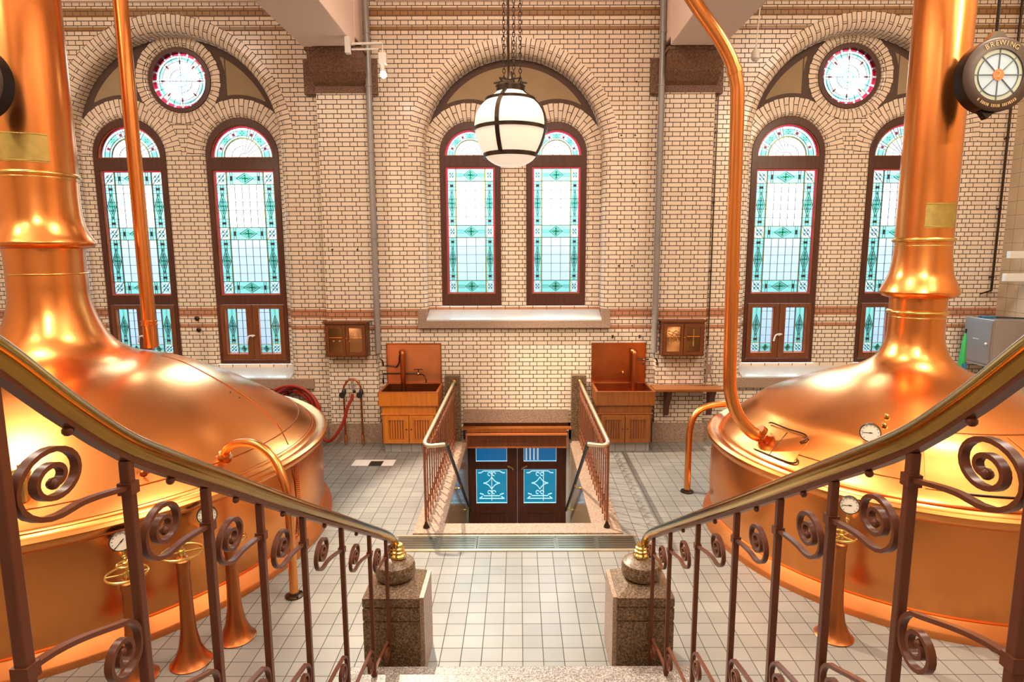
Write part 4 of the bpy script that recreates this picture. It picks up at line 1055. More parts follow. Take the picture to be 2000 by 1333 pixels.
# ------------------------------------------------------------------ valve stands
def wheel(m, c, r, tiltdir, mat='brass', tilt=.0, rt=.009):
    # horizontal hand wheel
    n = 28
    P = [(c[0]+r*math.cos(2*PI*k/n), c[1]+r*math.sin(2*PI*k/n), c[2]+tilt*r*math.sin(2*PI*k/n)) for k in range(n)]
    m.tube(P, rt, mat, 8, closed=True)
    for k in range(4):
        a = PI/2*k+.5; m.tube([(c[0], c[1], c[2]), (c[0]+r*math.cos(a), c[1]+r*math.sin(a), c[2]+tilt*r*math.sin(a))], rt*.7, mat, 6)
    m.lathe([(.022, -.02), (.022, .015), (.01, .02), (.01, .045), (.0001, .05)], c, mat, 12)
def stand(x, y, zt, label, r=.13, rb=.135):
    t = thing('valve_stand', (x, y, 0), label, 'valve stand', 'trumpet shaped copper valve stands')
    m = M(); m.lathe([(rb, 0), (rb+.003, .008), (rb-.01, .018), (.100, .06), (.072, .13), (.052, .25), (.045, .4), (.040, zt-.12), (.046, zt-.10), (.046, zt-.06), (.036, zt-.05), (.036, zt-.035), (.02, zt-.03), (.016, zt-.015)], (x, y, 0), 'copper_dark', 28)
    m.build('trumpet_column', t)
    m = M(); wheel(m, (x, y, zt), r, 0); w_ = m.build('hand_wheel', t); w_['label'] = 'brass hand wheel with four spokes'
    return t
stand(-2.335, 3.96, .83, 'trumpet shaped copper valve stand with brass wheel, middle one by the left kettle', .13)
stand(-2.14, 4.24, .79, 'trumpet shaped copper valve stand by the left kettle, nearest the curved floor pipe', .11)
s3 = stand(-2.62, 3.80, .76, 'trumpet shaped copper valve stand by the left kettle with two stacked brass wheels', .125)
m = M(); wheel(m, (-2.62, 3.80, .83), .055, 0, rt=.006); m.build('small_hand_wheel', s3)
stand(2.37, 4.24, .80, 'trumpet shaped copper valve stand with brass wheel beside the right kettle', .10)

# ------------------------------------------------------------------ pipes
def flange(m, c, r=.075, mat='bronze'):
    m.lathe([(r, 0), (r, .012), (r*.6, .018), (r*.55, .035)], c, mat, 20)
    for k in range(4): a = PI/4+PI/2*k; m.lathe([(.01, .012), (.01, .024)], (c[0]+r*.8*math.cos(a), c[1]+r*.8*math.sin(a), c[2]), mat, 6)
t = thing('curved_copper_pipe', (-1.91, 4.80, 0), 'curved copper pipe from the left kettle dome down to a bolted floor flange', 'pipe')
pa = onk(KL, dL, 2.19, -23.1)
m = M(); m.tube(smooth_path([tuple(pa), (-2.50, 5.045, 1.225), (-2.36, 4.99, 1.285), (-2.20, 4.93, 1.285), (-2.05, 4.87, 1.20), (-1.95, 4.815, 1.03), (-1.913, 4.80, .85), (-1.91, 4.80, .5), (-1.91, 4.80, .015)], 6), .036, 'copper_pipe', 16); m.build('pipe_run', t)
m = M(); flange(m, (-1.91, 4.80, 0)); m.build('floor_flange', t)
m = M(); dirn = Vector((.25, -.1, .93)).normalized()
m.tube([pa-dirn*.02, pa+dirn*.012], .07, 'copper_dark', 20); m.tube([pa+dirn*.012, pa+dirn*.04], .048, 'brass', 16); m.build('dome_flange', t)
t = thing('curved_copper_pipe', (2.03, 7.05, 0), 'curved copper pipe rising from a floor flange to the right kettle rim', 'pipe')
m = M(); m.tube(smooth_path([(2.03, 7.05, .015), (2.03, 7.05, .6), (2.04, 7.05, .80), (2.09, 7.06, .95), (2.20, 7.08, 1.04), (2.34, 7.1, 1.07), (2.52, 7.13, 1.07), (2.62, 7.14, 1.03)], 6), .038, 'copper_pipe', 16); m.build('pipe_run', t)
m = M(); flange(m, (2.03, 7.05, 0), .08); m.build('floor_flange', t)
# standpipe behind left dome
t = thing('copper_standpipe', (-4.03, 6.6, 1.75), 'straight vertical copper pipe rising behind the left kettle dome', 'pipe')
m = M(); m.tube([(-4.03, 6.6, 1.86), (-4.03, 6.6, ZC-.002)], .069, 'copper_pipe', 20); m.build('pipe_run', t)
m = M(); m.lathe([(.07, -.03), (.082, -.025), (.082, -.012), (.075, -.008), (.075, .008), (.082, .012), (.082, .025), (.07, .03)], (-4.03, 6.6, 2.13), 'copper_pipe', 20); m.build('pipe_collar', t)
# bent pipe to right dome
pb = onk(KR, dR, 1.62, -166.1)
t = thing('bent_copper_pipe', (1.97, 5.6, 1.1), 'long bent copper pipe descending from the ceiling onto the right kettle dome', 'pipe')
m = M(); m.tube(smooth_path([(.15, 5.6, 6.93), (1.15, 5.6, 5.52), (1.52, 5.6, 5.0), (1.72, 5.6, 4.74), (1.84, 5.6, 4.55), (1.90, 5.6, 4.38), (1.925, 5.6, 4.15), (1.94, 5.6, 3.2), (1.96, 5.6, 2.2), (1.97, 5.6, 1.75), (1.985, 5.6, 1.58), (2.03, 5.6, 1.42), (2.11, 5.59, 1.28), (2.21, 5.58, 1.18), (pb.x-.02, pb.y, pb.z)], 6), .060, 'copper_pipe', 20); m.build('pipe_run', t)
m = M()
for (x, z, dx, dz_) in ((1.885, 4.44, -.35, .94), (1.958, 2.56, 0, 1)):
    d_ = Vector((dx, 0, dz_)).normalized(); c = Vector((x, 5.6, z)); m.tube([c-d_*.025, c+d_*.025], .068, 'copper_pipe', 20)
m.build('pipe_joint', t)
d_ = Vector((.6, 0, -.5)).normalized()
m = M(); m.tube([pb-d_*.10, pb-d_*.05], .07, 'copper_dark', 20); m.tube([pb-d_*.02+Vector((.05, 0, 0)), pb+Vector((.08, 0, .0))], .03, 'brass', 10); m.build('pipe_end_fitting', t)
# grey wall pipes
for x, y, z0, lab in ((-2.10, 8.97, 1.40, 'grey vertical downpipe beside the left pilaster'), (2.01, 8.97, 1.40, 'grey vertical downpipe beside the right pilaster')):
    t = thing('grey_wall_pipe', (x, y, z0), lab, 'pipe', 'grey downpipes beside the pilasters')
    m = M(); m.tube([(x, y, z0), (x, y, 5.55), (x-.02, y, 6.93)], .045, 'greypipe', 14); m.build('pipe_run', t)
    m = M()
    for z in (2.0, 3.1, 4.3, 5.2, 5.9): m.tube([(x, y, z-.012), (x, y, z+.012)], .053, 'greypipe', 14); m.box(x-.012, x+.012, y, Y0-.001, z-.01, z+.01, 'greypipe')
    m.build('pipe_clips', t)
    m = M(); m.tube([(x, y, z0), (x, y, z0-.10)], .02, 'greypipe', 10); m.tube(smooth_path([(x, y, z0-.08), (x+.05, y+.02, z0-.12), (x+.06, y+.05, z0-.2)]), .012, 'bronze', 8); m.build('valve_tail', t)
t = thing('thin_wall_conduit', (2.86, 9.1, .9), 'thin dark conduit running up the wall right of the right pilaster', 'conduit')
m = M(); m.tube([(2.86, 9.13, .92), (2.86, 9.13, 5.2)], .010, 'bronze', 6)
for z in (1.6, 2.6, 3.6, 4.6): m.box(2.845, 2.875, 9.125, Y0, z-.01, z+.01, 'bronze')
m.build('conduit_run', t)

# ------------------------------------------------------------------ sinks
def sink(x0, x1, label, wood, pipe_x, left):
    t = thing('sink_cabinet', ((x0+x1)/2, 8.8, 0), label, 'sink', 'wooden sink cabinets with copper splashbacks')
    yb, yf = 9.13, 8.52
    m = M(); m.box(x0+.06, x1-.06, yf+.06, yb, 0, .135, 'whitetile'); o = m.build('tiled_plinth', t); o['label'] = 'white tiled plinth'
    m = M(); m.box(x0+.04, x1-.04, yf+.03, yb, .135, .70, wood).box(x0+.02, x1-.02, yf+.015, yf+.05, .56, .585, wood); m.build('cabinet_body', t, bevel=.006)
    # basin box with real hollow
    m = M(); tz = .90
    m.slab([(x0, yf), (x1, yf), (x1, yb), (x0, yb)], [[(x0+.035, yf+.03), (x1-.035, yf+.03), (x1-.035, yb-.03), (x0+.035, yb-.03)]], .70, tz, wood, axis='z')
    b1 = m.build('wooden_basin_box', t, bevel=.004)
    m = M(); m.slab([(x0-.004, yf-.004), (x1+.004, yf-.004), (x1+.004, yb), (x0-.004, yb)], [[(x0+.03, yf+.025), (x1-.03, yf+.025), (x1-.03, yb-.03), (x0+.03, yb-.03)]], tz, tz+.008, 'copper_sheet', axis='z')
    for (a, b_, c_, d_) in ((x0+.03, x0+.036, yf+.025, yb-.03), (x1-.036, x1-.03, yf+.025, yb-.03), (x0+.03, x1-.03, yf+.025, yf+.031), (x0+.03, x1-.03, yb-.036, yb-.03)): m.box(a, b_, c_, d_, .72, tz, 'copper_dark')
    m.box(x0+.03, x1-.03, yf+.025, yb-.03, .712, .722, 'bronze' if left else 'copper_dark')
    m.build('copper_basin', b1)
    m = M(); m.box(x0+.01, x1-.03, 9.145, 9.165, .91, 1.51, 'copper_sheet' if left else 'copper_dark').box(x0, x1-.02, 9.14, 9.168, 1.50, 1.52, 'copper_dark').box(x0, x0+.015, 9.14, 9.168, .91, 1.5, 'copper_dark').box(x1-.035, x1-.02, 9.14, 9.168, .91, 1.5, 'copper_dark')
    o = m.build('splashback', t); o['label'] = 'copper splashback sheet'
    for k in (0, 1):
        a, b_ = (x0+.07, (x0+x1)/2-.005) if k == 0 else ((x0+x1)/2+.005, x1-.07)
        m = M(); m.box(a, b_, yf+.005, yf+.03, .15, .555, wood)
        m.slab([(a, .15), (b_, .15), (b_, .555), (a, .555)], [[(a+.06, .21), (b_-.06, .21), (b_-.06, .495), (a+.06, .495)]], yf-.007, yf+.005, wood)
        for q in range(6): m.box(a+.065+(b_-a-.13)*(q+.5)/6-.006, a+.065+(b_-a-.13)*(q+.5)/6+.006, yf+.002, yf+.005, .212, .493, 'wood_box')
        dr = m.build('cabinet_door', t, bevel=.003)
        m = M(); xk = b_-.03 if k == 0 else a+.03; m.ball((xk, yf-.018, .36), .011, 'bronze', 8, 6); m.tube([(xk, yf-.006, .36), (xk, yf-.018, .36)], .005, 'bronze', 6); m.build('door_knob', dr)
    # standpipe overflow and tap
    m = M(); m.tube(smooth_path([(pipe_x, 9.06, .73), (pipe_x, 9.06, 1.30), (pipe_x-.0, 9.07, 1.385), (pipe_x-.03, 9.1, 1.40)]), .042 if not left else .038, 'copper_dark', 14); m.build('basin_pipe', t)
    m = M()
    if left:
        m.tube(smooth_path([(x0-.02, 9.11, 1.18), (x0+.1, 9.1, 1.17), (pipe_x-.10, 9.09, 1.17), (pipe_x-.06, 9.09, 1.24), (pipe_x-.05, 9.09, 1.34), (pipe_x, 9.08, 1.42)]), .012, 'bronze', 8)
        m.tube([(x0-.05, 9.11, .90), (x0-.05, 9.11, 1.06), (pipe_x+.25, 9.11, 1.06)], .012, 'bronze', 8)
        m.ball((pipe_x+.23, 9.08, 1.06), .024, 'brass', 10, 6); m.tube([(pipe_x+.16, 9.08, 1.13), (pipe_x+.30, 9.08, 1.13)], .006, 'bronze', 6); m.tube([(pipe_x+.23, 9.08, 1.06), (pipe_x+.23, 9.08, 1.13)], .007, 'bronze', 6)
        m.tube(smooth_path([(pipe_x+.24, 9.07, 1.06), (pipe_x+.32, 9.0, 1.06), (pipe_x+.36, 8.97, 1.0), (pipe_x+.36, 8.97, .95)]), .010, 'bronze', 8)
    else:
        m.tube([(x1+.02, 9.11, 1.27), (pipe_x+.05, 9.10, 1.27)], .011, 'bronze', 8); m.ball((x1-.06, 9.08, 1.27), .02, 'brass', 8, 6)
        m.tube(smooth_path([(x1-.06, 9.07, 1.27), (x1-.08, 9.0, 1.26), (x1-.09, 8.98, 1.2)]), .009, 'bronze', 8)
        m.ball((x0+.48, 9.12, 1.07), .02, 'brass', 8, 6); m.tube([(x0+.48, 9.14, 1.07), (x0+.48, 9.05, 1.05)], .009, 'bronze', 6)
    o = m.build('tap', t); o['label'] = 'dark bronze tap and supply pipe'
sink(-2.02, -1.165, 'bright orange wooden sink cabinet with dark stained copper splashback, left of the stairwell', 'wood_light', -1.76, True)
sink(1.10, 1.945, 'brown wooden sink cabinet with copper splashback, right of the stairwell', 'wood_mid', 1.74, False)
# wall holes above the right sink
for k, (x, z) in enumerate(((1.42, 1.62), (1.83, 1.62))):
    m = M(); m.lathe([(.0001, 0), (.018, 0), (.018, -.02), (.010, -.03), (.0001, -.03)], (x, Y0, z), 'bronze', 10, axis='y')
    m.ball((x-.01, Y0-.03, z-.02), .012, 'bronze', 8, 5)
    o = m.build('wall_stud', loc=(x, Y0, z)); tag(o, 'small dark stud in the bricks above the brown sink, %s' % ('left of two' if k == 0 else 'next to the grey pipe'), 'stud', 'small studs above the brown sink')
# fixing holes column (pairs) on centre-right wall
for x, z in ((-2.74, 2.93), (-2.37, 2.93)):
    m = M(); m.lathe([(.0001, 0), (.014, 0), (.014, -.008), (.0001, -.009)], (x, 9.05, z), 'bronze', 8, axis='y')
    o = m.build('wall_plug', loc=(x, 9.05, z)); tag(o, 'tiny dark plug in the bricks of the left pilaster, one of two', 'plug', 'wall plugs on the left pilaster')
k = 0
for z in (5.30, 4.56, 3.88, 3.22, 2.90-.22):
    for x in (1.49, 1.69):
        m = M(); m.lathe([(.0001, 0), (.013, 0), (.013, -.008), (.0001, -.009)], (x, Y0, z), 'bronze', 8, axis='y')
        o = m.build('wall_plug', loc=(x, Y0, z)); tag(o, 'tiny dark plug in the bricks, one of the pairs right of the central windows', 'plug', 'paired wall plugs right of the central windows'); k += 1
for (x, z, lab) in ((-3.17, 1.84, 'upper'), (-3.16, 1.59, 'lower')): pass
for (x, z, lab) in ((-5.015, 1.88, 'upper'), (-5.0, 1.70, 'lower')):
    m = M(); m.lathe([(.035, 0), (.035, -.02), (.02, -.03), (.0001, -.03)], (x, YR, z), 'bronze', 14, axis='y')
    o = m.build('round_wall_valve', loc=(x, YR, z)); tag(o, '%s small round brass valve on the pier between the tall left windows' % lab, 'valve', 'round brass valves on the window pier')

# ------------------------------------------------------------------ wall cabinets
def wall_box(x0, x1, z0, z1, label, gold):
    t = thing('wall_cabinet', ((x0+x1)/2, 8.95, z0), label, 'cabinet', 'small mahogany glazed cabinets on the pilasters')
    m = M(); m.box(x0, x1, 8.86, 9.048, z0, z1-.03, 'wood_box'); m.build('cabinet_body', t, bevel=.005)
    m = M(); m.prism([(x0-.03, z1), (x0-.03, z1-.012), (x0, z1-.03), (x1, z1-.03), (x1+.03, z1-.012), (x1+.03, z1)], 8.83, 9.049, 'wood_box'); m.build('cornice', t)
    for k in (0, 1):
        cx = (x0+x1)/2; a, b_ = (x0+.02, cx-.003) if k == 0 else (cx+.003, x1-.02)
        m = M(); m.slab([(a, z0+.02), (b_, z0+.02), (b_, z1-.05), (a, z1-.05)], [[(a+.045, z0+.07), (b_-.045, z0+.07), (b_-.045, z1-.095), (a+.045, z1-.095)]], 8.838, 8.859, 'wood_box')
        d = m.build('cabinet_door', t, bevel=.003)
        m = M(); m.box(a+.045, b_-.045, 8.846, 8.852, z0+.07, z1-.095, 'boxglass'); m.build('door_pane', d)
        m = M(); zz = z0+(z1-z0)*.55
        m.box(a+.05, b_-.05, 8.842, 8.846, zz, zz+.006, 'brass')
        if gold and k == 0:
            for q in range(5):
                P = [(a+.06+.155*i/8, 8.8425, z1-.17-.035*q+.014*math.sin(i*1.3+q*1.7)) for i in range(9)]; m.tube(P, .005, 'brass', 5)
            m.box(a+.08, a+.088, 8.84, 8.845, z0+.17, z0+.26, 'gold'); m.box(b_-.088, b_-.08, 8.84, 8.845, z0+.17, z0+.26, 'gold')
        elif gold:
            xm = (a+b_)/2; m.box(xm-.003, xm+.003, 8.84, 8.845, z0+.15, z1-.13, 'gold'); m.box(xm-.01, xm+.01, 8.84, 8.845, z0+.15, z0+.22, 'gold')
        else:
            for xx in ((a+.11, a+.2) if k == 0 else (a+.05,)): m.ball((xx, 8.842, z0+.24), .014, 'gold', 8, 5, (1.2, .3, .8))
            if k:
                A = arc((a+b_)/2, z1-.19, .06, 0, 2*PI, 14); m.tube([(p[0], 8.8425, p[1]) for p in A], .003, 'gold', 5)
                A = arc((a+b_)/2, z1-.19, .035, 0, 2*PI, 14); m.tube([(p[0], 8.8425, p[1]) for p in A], .003, 'gold', 5)
        m.build('pane_ornament', d)
    m = M(); m.ball(((x0+x1)/2+.012, 8.83, z0+.28), .010, 'brass', 8, 6); m.build('cabinet_knob', t)
wall_box(-2.85, -2.235, 1.36, 1.885, 'small mahogany wall cabinet with dark panes on the left pilaster', False)
wall_box(2.10, 2.72, 1.36, 1.895, 'small mahogany wall cabinet with gilded pane ornament on the right pilaster', True)

# ------------------------------------------------------------------ shelf on the right pilaster
t = thing('wall_shelf', (2.5, 8.9, .85), 'wooden wall shelf on two brackets beside the brown sink', 'shelf')
m = M(); m.box(1.985, 3.0, 8.70, 9.045, .855, .895, 'wood_mid'); m.build('shelf_board', t, bevel=.005)
for x in (2.22, 2.87):
    m = M(); yb = 9.018
    m.prism([(yb, .42), (yb-.05, .44), (yb-.10, .58), (yb-.22, .80), (yb-.26, .853), (yb, .853)][::-1], x-.035, x+.035, 'wood_box', axis='x'); m.build('shelf_bracket', t)
# thermometer-like fitting standing above shelf
t = thing('metal_press_tool', (2.82, 8.95, .896), 'small grey metal press tool standing on the wall shelf', 'tool')
m = M(); m.box(2.79, 2.86, 8.93, 8.96, 1.08, 1.22, 'steel').tube([(2.79, 8.945, .897), (2.80, 8.945, 1.1)], .009, 'steel', 6).tube([(2.90, 8.945, .897), (2.85, 8.945, 1.1)], .009, 'steel', 6)
m.tube([(2.80, 8.945, 1.2), (2.80, 8.945, 1.50)], .012, 'steel', 8).tube([(2.855, 8.945, 1.2), (2.86, 8.945, 1.36)], .010, 'steel', 8).box(2.77, 2.88, 8.925, 8.965, 1.20, 1.225, 'steel')
m.build('press_body', t)

# ------------------------------------------------------------------ hose valves and hose coil
t = thing('hose_valve_set', (-2.49, 8.93, 0), 'arched copper hose connection with black valve wheels on the left pilaster', 'valve')
m = M(); m.tube(smooth_path([(-2.62, 8.90, .02), (-2.62, 8.90, .82), (-2.60, 8.90, .93), (-2.55, 8.90, 1.0), (-2.49, 8.90, 1.02), (-2.43, 8.90, 1.0), (-2.38, 8.90, .93), (-2.365, 8.90, .82), (-2.362, 8.90, .02)], 5), .015, 'copper_dark', 10); m.build('arched_pipe', t)
for x in (-2.62, -2.362):
    m = M(); m.lathe([(.022, .02), (.022, .14), (.016, .17)], (x, 8.90, 0), 'copper_pipe', 12); m.build('pipe_sleeve', t)
    m = M(); m.tube([(x, 8.90, .80), (x, 8.84, .80)], .012, 'rubber', 8); m.lathe([(.0001, 0), (.045, 0), (.048, -.01), (.045, -.03), (.0001, -.03)], (x-.01, 8.85, .79), 'rubber', 12, axis='y'); m.ball((x, 8.90, .82), .035, 'rubber', 10, 6, (1, 1, 1.6))
    m.build('valve_wheel', t)
m = M(); m.tube([(-2.49, 8.90, 1.02), (-2.49, 8.90, .86)], .018, 'steel', 8); m.ball((-2.46, 8.88, .84), .026, 'rubber', 8, 6); m.tube([(-2.49, 8.9, .9), (-2.49, 9.035, .9)], .012, 'steel', 6); m.build('hose_coupling', t)
t = thing('red_hose_coil', (-3.35, 9.0, .45), 'coiled red rubber hose hanging on the wall behind the left kettle', 'hose')
m = M(); P = []
for k in range(6):
    for i in range(40):
        a = 2*PI*i/40; rr_ = .33+.03*math.sin(k*2.1+a)+.022*k; P.append((-3.44+.035*math.sin(k*1.7)+rr_*math.cos(a)*.95, 9.07-.028*k+.012*math.sin(a*3+k), .47+.02*math.cos(k*1.3)+rr_*math.sin(a)))
m.tube(smooth_path(P, 1), .022, 'hose', 8); m.build('hose_loops', t)
m = M(); m.tube(smooth_path([(-3.02, 8.90, .20), (-2.90, 8.86, .075), (-2.78, 8.83, .14), (-2.64, 8.82, .35), (-2.55, 8.84, .62), (-2.50, 8.86, .72), (-2.485, 8.87, .80)], 6), .024, 'hose', 8); m.build('hose_run', t)
m = M(); m.tube([(-3.44, 9.165, .80), (-3.44, 8.86, .80), (-3.44, 8.85, .86)], .014, 'bronze', 8); m.build('hose_hook', t)

# ------------------------------------------------------------------ right hand corner
t = thing('steel_wall_cabinet', (6.9, 8.7, 1.28), 'grey steel wall cabinet in the corner at the far right', 'cabinet')
m = M(); m.box(6.63, 7.198, 8.45, 9.0, 1.28, 1.93, 'steel'); m.build('cabinet_body', t, bevel=.01)
m = M(); m.box(6.618, 6.63, 8.47, 8.98, 1.31, 1.90, 'steel').box(6.64, 7.15, 8.44, 8.45, 1.30, 1.91, 'steel'); d = m.build('cabinet_door', t)
m = M(); m.ball((6.605, 8.53, 1.58), .02, 'white', 8, 6).tube([(6.62, 8.53, 1.58), (6.605, 8.53, 1.58)], .008, 'white', 6); m.box(6.612, 6.617, 8.68, 8.80, 1.625, 1.635, 'white'); m.build('door_knob', d)
m = M(); m.box(6.63, 7.19, 8.44, 9.0, 1.255, 1.279, 'steel'); m.build('cabinet_base', t)
t = thing('flat_tool', (6.85, 8.7, 1.931), 'dark flat tool lying on top of the grey steel cabinet', 'tool')
m = M(); m.tube([(6.66, 8.75, 1.945), (7.1, 8.52, 1.945)], .012, 'rubber', 8); m.box(6.66, 6.86, 8.66, 8.8, 1.931, 1.955, 'teal'); m.build('tool_body', t, bevel=.006)
t = thing('green_umbrella', (6.40, 8.6, 1.1), 'folded green umbrella leaning beside the grey steel cabinet', 'umbrella')
m = M(); m.tube([(6.30, 8.55, .0), (6.30, 8.55, 1.05), (6.33, 8.58, 1.35), (6.37, 8.62, 1.62), (6.385, 8.64, 1.72)], 1, 'green', 10, prof=None, rad=[.012, .045, .042, .028, .012]); m.build('umbrella_cover', t)
m = M(); m.tube([(6.385, 8.64, 1.70), (6.40, 8.65, 1.78)], .012, 'black', 8); m.build('umbrella_tip', t)
m = M(); m.tube([(6.315, 8.50, 1.15), (6.325, 8.52, 1.30)], .03, 'teal', 8); m.build('blue_band', t)
t = thing('white_wall_bracket', (7.1, 8.6, 2.5), 'white two armed bracket on the beige tiled side wall', 'bracket')
m = M(); m.box(6.83, 7.199, 8.55, 8.62, 2.78, 2.88, 'white').box(6.80, 7.199, 8.55, 8.62, 2.46, 2.57, 'white').box(7.12, 7.199, 8.56, 8.61, 2.57, 2.78, 'white'); m.build('bracket_arms', t, bevel=.008)
t = thing('white_tube_frame', (6.9, 8.3, .9), 'white tubular frame below the grey steel cabinet', 'frame')
m = M(); m.tube(smooth_path([(6.68, 8.3, 0), (6.72, 8.3, .9), (6.80, 8.3, 1.18), (6.95, 8.3, 1.22), (7.15, 8.3, 1.22)]), .018, 'white', 8).tube([(7.15, 8.3, 1.22), (7.15, 8.3, 0)], .018, 'white', 8); m.build('frame_tube', t)
t = thing('dark_wall_pipe', (7.05, 9.1, 0), 'thin dark pipe in the corner between brick wall and tiled wall', 'pipe')
m = M(); m.tube([(7.06, 9.12, 2.3), (7.06, 9.12, 6.9)], .016, 'bronze', 8); m.tube([(7.06, 9.12, 2.3), (6.9, 9.12, 2.25)], .012, 'bronze', 6)
for z in (2.5, 3.5, 4.5, 5.5): m.box(7.04, 7.08, 9.11, Y0, z-.01, z+.01, 'bronze')
m.build('pipe_run', t)

# ------------------------------------------------------------------ pendant lamp
cx, cy, cz = -.07, 5.5, 3.95
t = thing('pendant_lamp', (cx, cy, 4.3), 'large opal glass globe pendant with dark metal cage on long chains', 'lamp')
gp = [(.001, -.335), (.05, -.332), (.12, -.315), (.19, -.275), (.235, -.225), (.275, -.15), (.305, -.06), (.313, .02), (.300, .10), (.262, .17), (.205, .225), (.175, .25), (.14, .275), (.115, .30), (.10, .32)]
m = M(); m.lathe(sm_prof(gp, 3), (cx, cy, cz), 'globe', 48, cap=False); o = m.build('glass_globe', t); o['label'] = 'opal glass globe'
cage = M()
def band(r, z, h): cage.lathe([(r-.004, z-h/2), (r+.006, z-h/2), (r+.006, z+h/2), (r-.004, z+h/2)], (cx, cy, cz), 'bronze', 48, cap=False)
band(.318, -.02, .03); band(.232, -.235, .042); band(.214, .225, .024); band(.118, .31, .045)
for k in range(4):
    a = math.radians(70+90*k)
    P = [(cx+(r+.006)*math.cos(a), cy+(r+.006)*math.sin(a), cz+z) for r, z in sm_prof(gp[4:], 2)]
    cage.tube(P, 1, 'bronze', prof=RECT(.036, .01), up=(-math.sin(a), math.cos(a), 0))
cage.lathe([(.12, .33), (.13, .34), (.10, .355), (.05, .37), (.03, .40), (.02, .46)], (cx, cy, cz), 'bronze', 24)
cage.build('metal_cage', t)
st = M()
for k in range(5):
    a = math.radians(90+72*k); b1 = math.radians(90+72*k+36); b0 = math.radians(90+72*k-36)
    for bb in (b0, b1): st.bar((cx+.15*math.cos(a), cy+.15*math.sin(a), cz+.38), (cx+.07*math.cos(bb), cy+.07*math.sin(bb), cz+.38), .010, .010, 'bronze')
st.build('star_crown', t)
for k, dx in enumerate((-.055, .03, .085)):
    ch = M(); z = cz+.38; i = 0
    y = cy+(-.06 if k == 1 else .04)
    while z < ZC-.04:
        A = [2*PI*q/10 for q in range(10)]
        P = [(cx+dx+(.011*math.cos(a) if i % 2 else 0), y+(0 if i % 2 else .011*math.cos(a)), z+.021*math.sin(a)) for a in A]
        ch.tube(P, .0038, 'bronze', 5, closed=True); z += .033; i += 1
    ch.build('chain', t)
m = M(); m.tube([(cx-.015, cy, cz+.4), (cx-.02, cy, ZC-.002)], .010, 'bronze', 8); m.build('hanging_rod', t)

# ------------------------------------------------------------------ brewing signs
def glyph_mesh(m, ch, size, mat, fn):
    cu = bpy.data.curves.new('glyph', 'FONT'); cu.body = ch; cu.size = size; cu.align_x = 'CENTER'; cu.align_y = 'CENTER'; cu.extrude = .0015
    o = bpy.data.objects.new('glyph', cu); COL.objects.link(o)
    bpy.context.view_layer.update()
    me = bpy.data.meshes.new_from_object(o.evaluated_get(bpy.context.evaluated_depsgraph_get()))
    i0 = m.add([fn(v.co) for v in me.vertices])
    for p in me.polygons: m.face([i0[k] for k in p.vertices], mat)
    bpy.data.objects.remove(o); bpy.data.meshes.remove(me); bpy.data.curves.remove(cu)
def letters(txt, c, r, a0, da, size, parent, mat, name, y, flip=False):
    m = M()
    for i, ch in enumerate(txt):
        if ch == ' ': continue
        a = a0-da*i
        if ch == 'I': pass
        def fn(v, a=a):
            q = a-PI/2
            return (c[0]+r*math.cos(a)+v.x*math.cos(q)-v.y*math.sin(q), y-v.z, c[2]+r*math.sin(a)+v.x*math.sin(q)+v.y*math.cos(q))
        glyph_mesh(m, ch, size, mat, fn)
    m.build(name, parent)
